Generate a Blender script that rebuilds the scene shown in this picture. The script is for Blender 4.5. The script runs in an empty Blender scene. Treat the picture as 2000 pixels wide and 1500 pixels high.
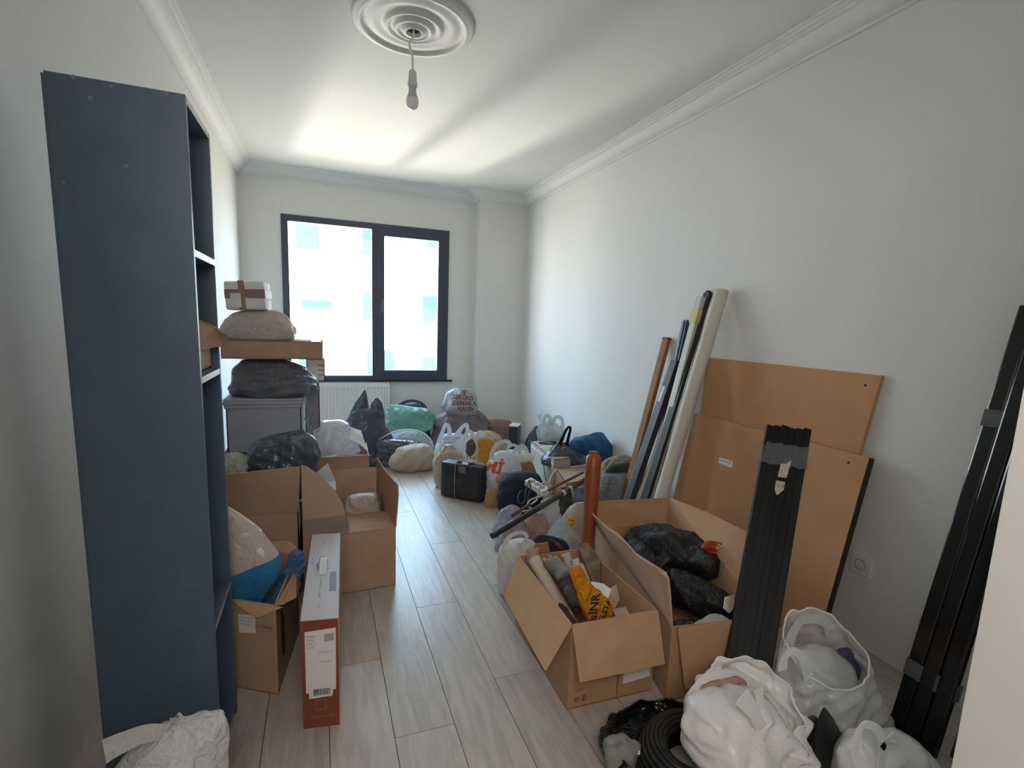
import bpy, bmesh, math, random
from mathutils import Vector, Matrix, noise
from mathutils.bvhtree import BVHTree
S = bpy.context.scene
COL = S.collection
rnd = random.Random(7)

# ---------------------------------------------------------------- camera
# room axes: x to the right along the window wall, y into the room, z up (metres)
CAM_F, CAM_CX, CAM_CY, CAM_H = 990.17, 1008.08, 783.62, 1.3
def cam_axes(yaw=.3699, pitch=.1507, roll=-.0389):
    f = Vector((math.sin(yaw)*math.cos(pitch), math.cos(yaw)*math.cos(pitch), -math.sin(pitch)))
    r = Vector((math.cos(yaw), -math.sin(yaw), 0)); d = f.cross(r)
    return math.cos(roll)*r+math.sin(roll)*d, -math.sin(roll)*r+math.cos(roll)*d, f
CR, CD, CF = cam_axes()
cam = bpy.data.objects.new('camera', bpy.data.cameras.new('camera')); COL.objects.link(cam)
cam.matrix_world = Matrix(((CR.x, -CD.x, -CF.x, 0), (CR.y, -CD.y, -CF.y, 0), (CR.z, -CD.z, -CF.z, CAM_H), (0, 0, 0, 1)))
cam.data.sensor_width = 36; cam.data.lens = CAM_F/2000*36
cam.data.shift_x = -(CAM_CX-1000)/2000; cam.data.shift_y = (CAM_CY-750)/2000
cam.data.clip_start = .02; cam.data.clip_end = 200
S.camera = cam
def at(px, py, X=None, Y=None, Z=None):
    """the room point that lies on a measured sight line and on the plane x=X, y=Y or z=Z"""
    v = CR*((px-CAM_CX)/CAM_F)+CD*((py-CAM_CY)/CAM_F)+CF
    t = X/v.x if X is not None else Y/v.y if Y is not None else (Z-CAM_H)/v.z
    return Vector((0, 0, CAM_H))+v*t

# ---------------------------------------------------------------- look, sky, lights
S.view_settings.view_transform = 'Standard'; S.view_settings.look = 'None'
S.view_settings.exposure = 0.9; S.view_settings.gamma = 1.0; S.view_settings.use_curve_mapping = False
S.cycles.use_denoising = True
S.cycles.max_bounces = 12; S.cycles.diffuse_bounces = 7; S.cycles.transparent_max_bounces = 16
S.cycles.sample_clamp_indirect = 6
W = bpy.data.worlds.new('sky'); S.world = W; W.use_nodes = True
nt = W.node_tree; nt.nodes.clear()
wo = nt.nodes.new('ShaderNodeOutputWorld'); bg = nt.nodes.new('ShaderNodeBackground')
tc = nt.nodes.new('ShaderNodeTexCoord'); sx = nt.nodes.new('ShaderNodeSeparateXYZ'); mr = nt.nodes.new('ShaderNodeMapRange')
cr = nt.nodes.new('ShaderNodeValToRGB')
nt.links.new(tc.outputs['Generated'], sx.inputs[0]); nt.links.new(sx.outputs['Z'], mr.inputs['Value'])
mr.inputs['From Min'].default_value = -.5; mr.inputs['From Max'].default_value = .7
cr.color_ramp.elements[0].color = (.55, .50, .42, 1); cr.color_ramp.elements[0].position = .25
cr.color_ramp.elements[1].color = (.47, .74, 1.0, 1); cr.color_ramp.elements[1].position = .55
nt.links.new(mr.outputs[0], cr.inputs[0]); nt.links.new(cr.outputs[0], bg.inputs[0]); nt.links.new(bg.outputs[0], wo.inputs[0])
bg.inputs[1].default_value = 10.0
def lamp(name, kind, loc, target=None, energy=100, color=(1, 1, 1), size=1, size_y=None, **kw):
    l = bpy.data.lights.new(name, kind); o = bpy.data.objects.new(name, l); COL.objects.link(o)
    o.location = loc; l.energy = energy; l.color = color
    if kind == 'AREA':
        l.shape = 'RECTANGLE'; l.size = size; l.size_y = size_y or size
    for k, v in kw.items(): setattr(l, k, v)
    if target is not None:
        o.rotation_euler = (Vector(target)-Vector(loc)).to_track_quat('-Z', 'Y').to_euler()
    return o
# daylight sampled through the window opening
pl = lamp('window_daylight', 'AREA', (.475, 5.75, 1.45), (.475, 0, 1.45), 1, size=1.9, size_y=1.8)
pl.data.cycles.is_portal = True
# high sun behind the building: lights the block across the street, not the room
lamp('sun', 'SUN', (0, -5, 30), (2, 12, 0), 15.0, (1, .95, .86), angle=.01)
# the sunlit strip of alley below the window, throwing light up to the ceiling
al = lamp('sunlit_alley', 'AREA', (-2.9, 23.5, -8), (-2.9, 23.5, 10), 4600, (1, .93, .80), size=1.5, size_y=18)
al.rotation_euler = (math.pi, 0, math.atan(.19))
# the sunlit neighbouring wall out to the left of the window, throwing light onto the right wall
lamp('sunlit_neighbour_wall', 'AREA', (-7.0, 9.6, .2), (.5, 5.5, 1.5), 420, (1, .95, .86), size=3.4, size_y=5.0)
# added fill light in the hall behind the camera, no lamp known there
lamp('hall_fill', 'AREA', (-.05, -.5, 1.9), (1.6, 1.7, .5), 11, (1, .93, .84), size=1.0, size_y=.6)

# ---------------------------------------------------------------- materials
MATS = {}
def srgb(h):
    h = h.lstrip('#'); c = [int(h[i:i+2], 16)/255 for i in (0, 2, 4)]
    return tuple(x/12.92 if x <= .04045 else ((x+.055)/1.055)**2.4 for x in c)
def mat(name, col, rough=.6, metal=0, bump=0, bscale=40, bdist=.004, var=0, vscale=6, trans=0, transp=0, spec=.5, bkind='noise', coat=0):
    if name in MATS: return MATS[name]
    m = bpy.data.materials.new(name); m.use_nodes = True; MATS[name] = m
    n = m.node_tree; b = n.nodes['Principled BSDF']; out = n.nodes['Material Output']
    c = srgb(col) if isinstance(col, str) else col
    b.inputs['Base Color'].default_value = (*c, 1); b.inputs['Roughness'].default_value = rough; b.inputs['Metallic'].default_value = metal
    b.inputs['Specular IOR Level'].default_value = spec
    if coat: b.inputs['Coat Weight'].default_value = coat; b.inputs['Coat Roughness'].default_value = .1
    co = n.nodes.new('ShaderNodeTexCoord')
    if var:
        t = n.nodes.new('ShaderNodeTexNoise'); t.inputs['Scale'].default_value = vscale; t.inputs['Detail'].default_value = 5
        n.links.new(co.outputs['Object'], t.inputs['Vector'])
        r = n.nodes.new('ShaderNodeMapRange'); r.inputs['From Min'].default_value = .3; r.inputs['From Max'].default_value = .7
        r.inputs['To Min'].default_value = 1-var; r.inputs['To Max'].default_value = 1+var
        n.links.new(t.outputs['Fac'], r.inputs['Value'])
        x = n.nodes.new('ShaderNodeVectorMath'); x.operation = 'SCALE'; x.inputs[0].default_value = c
        n.links.new(r.outputs[0], x.inputs['Scale']); n.links.new(x.outputs[0], b.inputs['Base Color'])
    if bump:
        if bkind == 'crinkle':
            t = n.nodes.new('ShaderNodeTexVoronoi'); t.feature = 'F1'; t.inputs['Scale'].default_value = bscale
            w = n.nodes.new('ShaderNodeTexNoise'); w.inputs['Scale'].default_value = bscale*.6; w.inputs['Detail'].default_value = 3
            a = n.nodes.new('ShaderNodeVectorMath'); a.operation = 'MULTIPLY_ADD'; a.inputs[1].default_value = (.25,)*3
            n.links.new(co.outputs['Object'], w.inputs['Vector']); n.links.new(w.outputs['Color'], a.inputs[0]); n.links.new(co.outputs['Object'], a.inputs[2])
            n.links.new(a.outputs[0], t.inputs['Vector']); o = t.outputs['Distance']
        else:
            t = n.nodes.new('ShaderNodeTexNoise'); t.inputs['Scale'].default_value = bscale; t.inputs['Detail'].default_value = 4
            n.links.new(co.outputs['Object'], t.inputs['Vector']); o = t.outputs['Fac']
        bp = n.nodes.new('ShaderNodeBump'); bp.inputs['Strength'].default_value = bump; bp.inputs['Distance'].default_value = bdist
        n.links.new(o, bp.inputs['Height']); n.links.new(bp.outputs[0], b.inputs['Normal'])
    sh = b.outputs[0]
    if trans:
        tr = n.nodes.new('ShaderNodeBsdfTranslucent'); tr.inputs[0].default_value = (*c, 1)
        mx = n.nodes.new('ShaderNodeMixShader'); mx.inputs[0].default_value = trans
        n.links.new(sh, mx.inputs[1]); n.links.new(tr.outputs[0], mx.inputs[2]); sh = mx.outputs[0]
    if transp:
        tr = n.nodes.new('ShaderNodeBsdfTransparent')
        mx = n.nodes.new('ShaderNodeMixShader'); mx.inputs[0].default_value = transp
        n.links.new(sh, mx.inputs[1]); n.links.new(tr.outputs[0], mx.inputs[2]); sh = mx.outputs[0]
    n.links.new(sh, out.inputs[0])
    return m
paint = mat('wall_paint', (.71, .70, .68), .75, bump=.15, bscale=180, bdist=.001, var=.015, vscale=2)
ceilm = mat('ceiling_paint', (.67, .665, .65), .8, bump=.05, bscale=150, bdist=.001)
plaster = mat('plaster_trim', (.71, .705, .69), .6)
frame_m = mat('window_frame_grey', '#3a4454', .35)
white_pl = mat('white_plastic', (.78, .78, .76), .35)
radm = mat('radiator_white', (.78, .76, .73), .3)
black_pl = mat('black_plastic', '#141517', .3)
shelf_m = mat('charcoal_laminate', '#485c6e', .42, bump=.05, bscale=300, bdist=.0005, var=.08, vscale=9, spec=.6)  # charcoal lifted and blued, veil glare from the window put into the colour
card = mat('cardboard', '#b08b6a', .85, var=.06, vscale=14, bump=.08, bscale=120, bdist=.001)
card2 = mat('cardboard_dull', '#b2947e', .85, var=.06, vscale=10, bump=.08, bscale=120, bdist=.001)
card_in = mat('cardboard_light', '#c8a47c', .85, var=.05, vscale=10)
tape_b = mat('brown_tape', '#8a6a4c', .25)
tape_c = mat('clear_tape', '#8d9194', .15, transp=.78, bump=.5, bscale=60, bkind='crinkle')
paper = mat('white_paper', (.74, .73, .70), .8)
ink = mat('black_ink', '#1d1b1d', .7)
greyink = mat('grey_ink', '#77757a', .8)

# ---------------------------------------------------------------- object helpers
def thing(name, label, cat, loc, group=None):
    o = bpy.data.objects.new(name, None); COL.objects.link(o); o.location = loc; o.empty_display_size = .05
    o['label'] = label; o['category'] = cat
    if group: o['group'] = group
    return o
def root_loc(p):
    v = Vector((0, 0, 0))
    while p is not None: v += p.location; p = p.parent
    return v
def tagit(o, label, cat, group=None):
    o['label'] = label; o['category'] = cat
    if group: o['group'] = group
    return o
class MB:
    def __init__(s): s.v = []; s.f = []
    def add(s, vs, fs):
        n = len(s.v); s.v += [Vector(v) for v in vs]; s.f += [tuple(i+n for i in f) for f in fs]; return s
    def box(s, lo, hi, rz=0, c=None):
        x0, y0, z0 = lo; x1, y1, z1 = hi
        vs = [Vector((x, y, z)) for z in (z0, z1) for x, y in ((x0, y0), (x1, y0), (x1, y1), (x0, y1))]
        if rz:
            c = Vector(c or ((x0+x1)/2, (y0+y1)/2, 0)); R = Matrix.Rotation(rz, 3, 'Z'); vs = [R@(v-c)+c for v in vs]
        return s.add(vs, [(0, 3, 2, 1), (4, 5, 6, 7), (0, 1, 5, 4), (1, 2, 6, 5), (2, 3, 7, 6), (3, 0, 4, 7)])
    def slab(s, pts, th, toward=None):
        """flat polygon given thickness th, grown to the side of `toward` (a direction) or centred"""
        pts = [Vector(p) for p in pts]; nrm = Vector((0, 0, 0))
        for i in range(len(pts)): nrm += (pts[i]-pts[0]).cross(pts[(i+1) % len(pts)]-pts[0])
        nrm.normalize()
        if toward is not None and nrm.dot(Vector(toward)) < 0: nrm = -nrm; pts = pts[::-1]
        a = [p+(nrm*th if toward is not None else nrm*th/2) for p in pts]; b = [p-(Vector((0, 0, 0)) if toward is not None else nrm*th/2) for p in pts]
        n = len(pts)
        return s.add(a+b, [tuple(range(n)), tuple(range(2*n-1, n-1, -1))]+[(i, n+i, n+(i+1) % n, (i+1) % n) for i in range(n)])
    def beam(s, a, b, w, h, up=(0, 0, 1)):
        a, b = Vector(a), Vector(b); d = (b-a).normalized(); sd = d.cross(Vector(up)).normalized(); u = sd.cross(d)
        vs = [p+sd*x*w/2+u*y*h/2 for p in (a, b) for x, y in ((-1, -1), (1, -1), (1, 1), (-1, 1))]
        return s.add(vs, [(0, 3, 2, 1), (4, 5, 6, 7), (0, 1, 5, 4), (1, 2, 6, 5), (2, 3, 7, 6), (3, 0, 4, 7)])
    def tube(s, pts, r, n=10, cap=True):
        pts = [Vector(p) for p in pts]; m = len(pts); rs = r if isinstance(r, (list, tuple)) else [r]*m
        ref = None; vs = []
        for i, p in enumerate(pts):
            d = (pts[min(i+1, m-1)]-pts[max(i-1, 0)]).normalized()
            if ref is None: ref = d.orthogonal().normalized()
            ref = (ref-d*ref.dot(d)).normalized(); q = d.cross(ref)
            vs += [p+(ref*math.cos(a)+q*math.sin(a))*rs[i] for a in (2*math.pi*k/n for k in range(n))]
        fs = [(i*n+k, i*n+(k+1) % n, (i+1)*n+(k+1) % n, (i+1)*n+k) for i in range(m-1) for k in range(n)]
        if cap: fs += [tuple(range(n-1, -1, -1)), tuple(range((m-1)*n, m*n))]
        return s.add(vs, fs)
    def lathe(s, prof, c=(0, 0, 0), n=32, M=None, cap=False):
        """prof: (radius, z) pairs about z through c, or about M's z axis"""
        c = Vector(c); vs = []
        for r, z in prof:
            for k in range(n):
                a = 2*math.pi*k/n; v = Vector((r*math.cos(a), r*math.sin(a), z)); vs.append((M@v if M else v)+c)
        m = len(prof); fs = [(i*n+k, i*n+(k+1) % n, (i+1)*n+(k+1) % n, (i+1)*n+k) for i in range(m-1) for k in range(n)]
        if cap: fs += [tuple(range(n-1, -1, -1)), tuple(range((m-1)*n, m*n))]
        return s.add(vs, fs)
    def ribbon(s, pts, w, side, th=.002):
        """strip along pts, w wide along the side vector (one or one per point), th thick"""
        pts = [Vector(p) for p in pts]; m = len(pts); ws = w if isinstance(w, (list, tuple)) else [w]*m; vs = []
        for i, p in enumerate(pts):
            d = (pts[min(i+1, m-1)]-pts[max(i-1, 0)]).normalized(); sv = Vector(side if not isinstance(side, list) else side[i])
            sv = (sv-d*sv.dot(d)).normalized(); q = d.cross(sv)
            vs += [p+sv*ws[i]/2*x+q*th/2*y for x, y in ((-1, -1), (1, -1), (1, 1), (-1, 1))]
        s.sharp = 50
        fs = [(i*4+k, i*4+(k+1) % 4, (i+1)*4+(k+1) % 4, (i+1)*4+k) for i in range(m-1) for k in range(4)]
        return s.add(vs, fs+[(3, 2, 1, 0), tuple((m-1)*4+k for k in range(4))])
    def build(s, name, material, parent=None, smooth=False, loc=None, bevel=0, sharp=None):
        base = root_loc(parent) if parent else Vector(loc) if loc is not None else Vector((0, 0, 0))
        me = bpy.data.meshes.new(name); me.from_pydata([v-base for v in s.v], [], s.f)
        bm = bmesh.new(); bm.from_mesh(me); bmesh.ops.recalc_face_normals(bm, faces=bm.faces)
        if bevel: bmesh.ops.bevel(bm, geom=bm.edges[:], offset=bevel, segments=2, affect='EDGES', profile=.5)
        bm.to_mesh(me); bm.free()
        if smooth:
            me.polygons.foreach_set('use_smooth', [True]*len(me.polygons))
            sharp = sharp or getattr(s, 'sharp', None)
            if sharp:
                me.set_sharp_from_angle(angle=math.radians(sharp))
        me.materials.append(material); o = bpy.data.objects.new(name, me); COL.objects.link(o)
        if parent: o.parent = parent
        elif loc is not None: o.location = loc
        return o
def struct(o): o['kind'] = 'structure'; return o
def shade_pts(pts, sub=6):
    """Catmull-Rom through pts"""
    pts = [Vector(p) for p in pts]; out = []
    for i in range(len(pts)-1):
        p0, p1, p2, p3 = pts[max(i-1, 0)], pts[i], pts[i+1], pts[min(i+2, len(pts)-1)]
        for k in range(sub):
            t = k/sub
            out.append(.5*((2*p1)+(p2-p0)*t+(2*p0-5*p1+4*p2-p3)*t*t+(3*p1-p0-3*p2+p3)*t**3))
    return out+[pts[-1]]

# ---------------------------------------------------------------- room
XL, XR, YB, YP, YF, ZC = -.689, 2.123, 5.47, 5.335, .45, 2.66
T = .12
floor = struct(MB().box((XL-T, -1.6, -.10), (XR+T, YB+T, -.012)).build('floor', mat('screed', (.12, .11, .10), .9)))
def floor_planks():
    m = bpy.data.materials.new('grey_oak_laminate'); m.use_nodes = True; n = m.node_tree; b = n.nodes['Principled BSDF']
    co = n.nodes.new('ShaderNodeTexCoord'); oi = n.nodes.new('ShaderNodeObjectInfo')
    ad = n.nodes.new('ShaderNodeVectorMath'); ad.operation = 'MULTIPLY_ADD'; ad.inputs[1].default_value = (13, 7, 3)
    cb = n.nodes.new('ShaderNodeCombineXYZ')
    for k in 'XYZ': n.links.new(oi.outputs['Random'], cb.inputs[k])
    n.links.new(cb.outputs[0], ad.inputs[0]); n.links.new(co.outputs['Object'], ad.inputs[2])
    mp = n.nodes.new('ShaderNodeMapping'); mp.inputs['Scale'].default_value = (14, 1.6, 1); n.links.new(ad.outputs[0], mp.inputs['Vector'])
    t = n.nodes.new('ShaderNodeTexNoise'); t.inputs['Scale'].default_value = 2.2; t.inputs['Detail'].default_value = 8; t.inputs['Distortion'].default_value = 1.2
    n.links.new(mp.outputs[0], t.inputs['Vector'])
    mp2 = n.nodes.new('ShaderNodeMapping'); mp2.inputs['Scale'].default_value = (90, 5, 1); n.links.new(ad.outputs[0], mp2.inputs['Vector'])
    t2 = n.nodes.new('ShaderNodeTexNoise'); t2.inputs['Scale'].default_value = 2; t2.inputs['Detail'].default_value = 3; n.links.new(mp2.outputs[0], t2.inputs['Vector'])
    ra = n.nodes.new('ShaderNodeValToRGB'); n.links.new(t.outputs['Fac'], ra.inputs[0])
    ra.color_ramp.elements[0].position = .28; ra.color_ramp.elements[0].color = (*srgb('#aba197'), 1)
    ra.color_ramp.elements[1].position = .66; ra.color_ramp.elements[1].color = (*srgb('#c3bbb3'), 1)
    e = ra.color_ramp.elements.new(.48); e.color = (*srgb('#b9b0a8'), 1)
    mx = n.nodes.new('ShaderNodeMix'); mx.data_type = 'RGBA'; mx.blend_type = 'MULTIPLY'; mx.inputs[0].default_value = .16
    n.links.new(ra.outputs[0], mx.inputs[6]); n.links.new(t2.outputs['Color'], mx.inputs[7])
    hv = n.nodes.new('ShaderNodeHueSaturation'); n.links.new(mx.outputs[2], hv.inputs['Color'])
    vr = n.nodes.new('ShaderNodeMapRange'); vr.inputs['To Min'].default_value = .93; vr.inputs['To Max'].default_value = 1.1
    n.links.new(oi.outputs['Random'], vr.inputs['Value']); n.links.new(vr.outputs[0], hv.inputs['Value'])
    n.links.new(hv.outputs[0], b.inputs['Base Color']); b.inputs['Roughness'].default_value = .33; b.inputs['Specular IOR Level'].default_value = .5
    bp = n.nodes.new('ShaderNodeBump'); bp.inputs['Strength'].default_value = .12; bp.inputs['Distance'].default_value = .001
    n.links.new(t2.outputs['Fac'], bp.inputs['Height']); n.links.new(bp.outputs[0], b.inputs['Normal'])
    # boards run along y; joints measured on the photo, one board 1.2 m long
    W, L, x0 = .1915, 1.20, .386
    k0 = math.floor((XL-x0)/W); ends = {0: 1.44, 1: 2.155, -1: 1.45-.02, 2: 1.72, -2: 1.20, 3: 1.05}
    for k in range(k0, int((XR-x0)/W)+1):
        a, b_ = max(XL, x0+k*W), min(XR, x0+(k+1)*W)
        off = {-1: 1.44, 0: 2.155, 1: 1.60, 2: 1.05}.get(k, rnd.uniform(0, L)); y = off-math.ceil((off+1.5)/L)*L
        while y < YB:
            ya, yb = max(y, -1.5), min(y+L, YB)
            if yb-ya > .01:
                g = .0005; z = .0
                mb = MB(); c = .0007
                vs = [(a+g, ya+g, -.012), (b_-g, ya+g, -.012), (b_-g, yb-g, -.012), (a+g, yb-g, -.012),
                      (a+g+c, ya+g+c, z), (b_-g-c, ya+g+c, z), (b_-g-c, yb-g-c, z), (a+g+c, yb-g-c, z)]
                mb.add(vs, [(4, 5, 6, 7), (0, 1, 5, 4), (1, 2, 6, 5), (2, 3, 7, 6), (3, 0, 4, 7)])
                o = mb.build('plank', m, None, loc=((a+b_)/2, (ya+yb)/2, 0)); o.parent = floor
            y += L
floor_planks()
struct(MB().box((XL-T, -1.6, ZC), (XR+T, YB+T, ZC+T)).build('ceiling', ceilm))
struct(MB().box((XL-T, -1.6, 0), (XL, YB+T, ZC)).build('wall_left', paint))
struct(MB().box((XR, -1.6, 0), (XR+T, YB+T, ZC)).build('wall_right', paint))
WX0, WX1, WZ0, WZ1 = -.335, 1.288, .668, 2.245
mb = MB()
mb.box((XL, YB, 0), (XR, YB+.22, WZ0)).box((XL, YB, WZ1), (XR, YB+.22, ZC)).box((XL, YB, WZ0), (WX0, YB+.22, WZ1)).box((WX1, YB, WZ0), (XR, YB+.22, WZ1))
struct(mb.build('wall_back', paint))
struct(MB().box((1.581, YP, 0), (XR, YB, ZC)).build('wall_column', paint))
struct(MB().box((XL, .33, 0), (-.30, YF, ZC)).box((1.20, .33, 0), (XR, YF, ZC)).box((-.30, .33, 2.1), (1.20, YF, ZC)).build('wall_front', paint))
struct(MB().box((XL, -1.6-T, 0), (XR, -1.6, ZC)).build('wall_hall', paint))
# cornice: moulded profile (out from wall, down from ceiling)
CP = [(0, .105), (.012, .105), (.014, .092), (.03, .088), (.05, .072), (.066, .05), (.075, .036), (.086, .034), (.088, .022), (.102, .018), (.104, .010), (.118, .008), (.120, 0)]
def cornice(name, a, b, inward, ma=1, mb_=1):
    a, b, inward = Vector(a), Vector(b), Vector(inward); d = (b-a).normalized(); vs = []
    for end, s, mit in ((a, 1, ma), (b, -1, mb_)):
        for o, dn in CP: vs.append(end+inward*o+d*s*o*mit+Vector((0, 0, ZC-dn)))
    n = len(CP); fs = [(i, i+1, n+i+1, n+i) for i in range(n-1)]
    o = MB().add(vs, fs).build(name, plaster, smooth=True, sharp=40); return struct(o)
cornice('trim_1', (XL, YF, 0), (XL, YB, 0), (1, 0, 0), 1, 1)
cornice('trim_2', (XL, YB, 0), (1.581, YB, 0), (0, -1, 0), 1, -.0)
cornice('trim_3', (1.581, YP, 0), (XR, YP, 0), (0, -1, 0), -1, 1)
cornice('trim_4', (XR, YF, 0), (XR, YP, 0), (-1, 0, 0), 1, 1)
cornice('trim_5', (1.581, YB, 0), (1.581, YP, 0), (-1, 0, 0), 1, -1)
# door frame beside the camera
d = thing('door_1', 'white painted door frame at the right edge beside the camera', 'door', (1.12, .39, 0)); d['kind'] = 'structure'
MB().box((1.042, .30, 0), (1.17, .46, 2.12)).build('jamb', mat('door_paint', (.70, .69, .65), .45), d, bevel=.002)
MB().box((1.172, .29, 0), (1.23, .47, 2.14)).build('casing', mat('door_trim', (.80, .78, .72), .4), d, bevel=.004)

# ---------------------------------------------------------------- window
w = thing('window_1', 'dark grey framed window with a wide left pane and a narrow right sash', 'window', (.475, YB, WZ0)); w['kind'] = 'structure'
def rectframe(x0, x1, z0, z1, wl, wr, wb, wt, y0, y1):
    m = MB(); m.box((x0, y0, z0), (x0+wl, y1, z1)); m.box((x1-wr, y0, z0), (x1, y1, z1))
    m.box((x0+wl, y0, z0), (x1-wr, y1, z0+wb)); m.box((x0+wl, y0, z1-wt), (x1-wr, y1, z1)); return m
MULX = .496
rectframe(WX0, WX1, WZ0, WZ1, .06, .055, .045, .06, YB-.012, YB+.07).build('frame', frame_m, w)
MB().box((MULX, YB-.012, WZ0+.045), (MULX+.062, YB+.07, WZ1-.06)).build('mullion', frame_m, w)
rectframe(MULX+.064, WX1-.057, WZ0+.047, WZ1-.062, .058, .058, .055, .055, YB-.022, YB+.05).build('sash', frame_m, w)
glass = bpy.data.materials.new('window_glass'); glass.use_nodes = True
n = glass.node_tree; n.nodes.remove(n.nodes['Principled BSDF']); tr = n.nodes.new('ShaderNodeBsdfTransparent'); tr.inputs[0].default_value = (.95, .97, .97, 1)
gl = n.nodes.new('ShaderNodeBsdfGlossy'); gl.inputs['Roughness'].default_value = .02; ms = n.nodes.new('ShaderNodeMixShader')
ms.inputs[0].default_value = .05; n.links.new(tr.outputs[0], ms.inputs[1]); n.links.new(gl.outputs[0], ms.inputs[2]); n.links.new(ms.outputs[0], n.nodes['Material Output'].inputs[0])
MB().box((WX0+.06, YB+.02, WZ0+.045), (MULX, YB+.024, WZ1-.06)).build('pane', glass, w)
MB().box((MULX+.122, YB+.02, WZ0+.102), (WX1-.115, YB+.024, WZ1-.117)).build('pane', glass, w)
MB().box((MULX+.085, YB-.05, 1.39), (MULX+.103, YB-.022, 1.46)).box((MULX+.085, YB-.062, 1.36), (MULX+.103, YB-.046, 1.50)).build('handle', frame_m, w, bevel=.003)
MB().box((WX0-.05, YB-.035, WZ0-.022), (WX1+.055, YB+.05, WZ0-.002)).build('sill', mat('dark_stone', '#2c2c30', .3), w)

# ---------------------------------------------------------------- across the street
bb = thing('apartment_block', 'white sunlit apartment block across the street seen through the window', 'building', (-1.5, 27, -9))
bw = mat('white_render', (.86, .86, .84), .8, var=.02, vscale=.4); bglass = mat('dark_window_glass', '#33495f', .6); brail = mat('pale_rail', '#7f8fa3', .5)
MB().box((-16, 26, -9), (13, 36, 5.2)).build('wall', bw, bb)
MB().box((-16.3, 25.6, 5.2), (13.3, 36.3, 5.5)).build('roof_edge', bw, bb)
for k, z in enumerate((-6.1, -3.0, .1, 3.2)):
    for j, x in enumerate((-13.4, -10.6, -7.6, -4.9, -1.6, 1.3, 4.2, 7.1, 10.2)):
        if (j+k) % 3 == 2:
            MB().box((x-.8, 24.9, z-.55), (x+2.0, 26, z-.4)).build('balcony_floor', bw, bb)
            MB().box((x-.8, 24.9, z-.4), (x+2.0, 24.96, z+.45)).build('balcony_rail', brail, bb)
            MB().box((x+.2, 25.96, z-.4), (x+1.5, 26.02, z+1.6)).build('balcony_door', bglass, bb)
        else:
            f = MB().box((x-.06, 25.94, z-.06), (x+1.06, 26.01, z+1.36)).build('window', bw, bb)
            MB().box((x, 25.93, z), (x+1.0, 25.99, z+1.3)).build('pane', bglass, f)
bb.location = (-1.5, 46, -9); bb.scale = (1.7, 1.7, 1.7)

# ---------------------------------------------------------------- bag builders
_cd = {}
def crumple(p, fr, seed):
    """creased film: flat facets between sharp folds running in several warped directions"""
    if seed not in _cd:
        r = random.Random(seed*17+3); L = []
        for sc, am in ((.16, 1.0), (.22, .9), (.34, .75), (.52, .55), (.85, .38), (1.3, .22)):
            d = Vector((r.gauss(0, 1), r.gauss(0, 1), r.gauss(0, .7))).normalized(); L.append((d*sc, am, r.random(), Vector((r.random()*9, r.random()*9, r.random()*9))))
        _cd[seed] = L
    f = 0
    for d, am, ph, off in _cd[seed]:
        x = p.dot(d)*fr*4.2+ph+.8*noise.noise(p*fr*.5+off); x -= math.floor(x); t = 4*abs(x-.5)-1
        f += am*t*(.55+.75*noise.noise(p*fr*.4+off*2))
    return f*.55
def interp_rows(R, n):
    R = [Vector(r) for r in R]; L = [0]
    for a, b in zip(R, R[1:]): L.append(L[-1]+max(1e-4, (b-a).length))
    P = shade_pts(R, 8); m = len(P)-1
    return [P[min(m, round(i*m/(n-1)))] for i in range(n)]
def loft(rows, Y, dr=.8, amp=.012, fr=16, seed=1, n=72, rings=46, zmin=.002, sq=2.3, dmax=None, yb=0, xmax=2.112, ymax=5.3, fold=0, xmin=-.68):
    """closed bag: rows of measured outline (row, left, right) at depth Y, swept round in depth"""
    R = []
    for r in rows:
        yy = Y+(r[3] if len(r) > 3 else 0)
        a, b = at(r[1], r[0], Y=yy), at(r[2], r[0], Y=yy); R.append(((a.x+b.x)/2, yy, (a.z+b.z)/2, max(.002, (b.x-a.x)/2)))
    wmax = max(r[3] for r in R)
    P = interp_rows([(r[0], r[2], r[3]) for r in R], rings); PY = interp_rows([(r[1], r[2], 0) for r in R], rings)
    mb = MB(); vs = []
    for i, (q, qy) in enumerate(zip(P, PY)):
        cx, z, w = q; w = max(w, .002); d = min(w*dr*(.55+.45*w/wmax), dmax or 9)
        for k in range(n):
            a = 2*math.pi*k/n; c, s = math.cos(a), math.sin(a)
            v = Vector((cx+w*math.copysign(abs(c)**(2/sq), c), qy.x+yb*(z-R[-1][2])+d*math.copysign(abs(s)**(2/sq), s), z))
            nr = Vector((c/max(w, .02), s/max(d, .02), 0)).normalized()
            edge = min(1, 3.0*min(w, d)/wmax+.15)
            f = 1.35*amp*crumple(v, fr, seed)*edge
            if fold: f += amp*fold*(1-i/rings)**2*abs(math.sin(a*5+seed+2*noise.noise(v*8)))
            v = v+nr*f+Vector((0, 0, .5*amp*noise.noise(v*fr*.7+Vector((9, seed, 2)))))
            v.z = max(v.z, zmin); v.x = max(min(v.x, xmax), xmin); v.y = min(v.y, ymax); vs.append(v)
    fs = [(i*n+k, i*n+(k+1) % n, (i+1)*n+(k+1) % n, (i+1)*n+k) for i in range(rings-1) for k in range(n)]
    t, b = len(vs), len(vs)+1
    vs.append(sum((vs[k] for k in range(n)), Vector())/n); vs.append(sum((vs[(rings-1)*n+k] for k in range(n)), Vector())/n)
    fs += [(t, (k+1) % n, k) for k in range(n)]+[(b, (rings-1)*n+k, (rings-1)*n+(k+1) % n) for k in range(n)]
    return mb.add(vs, fs)
def base_of(mb):
    zs = min(v.z for v in mb.v); xs = [v.x for v in mb.v]; ys = [v.y for v in mb.v]
    return Vector(((min(xs)+max(xs))/2, (min(ys)+max(ys))/2, zs))
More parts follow.
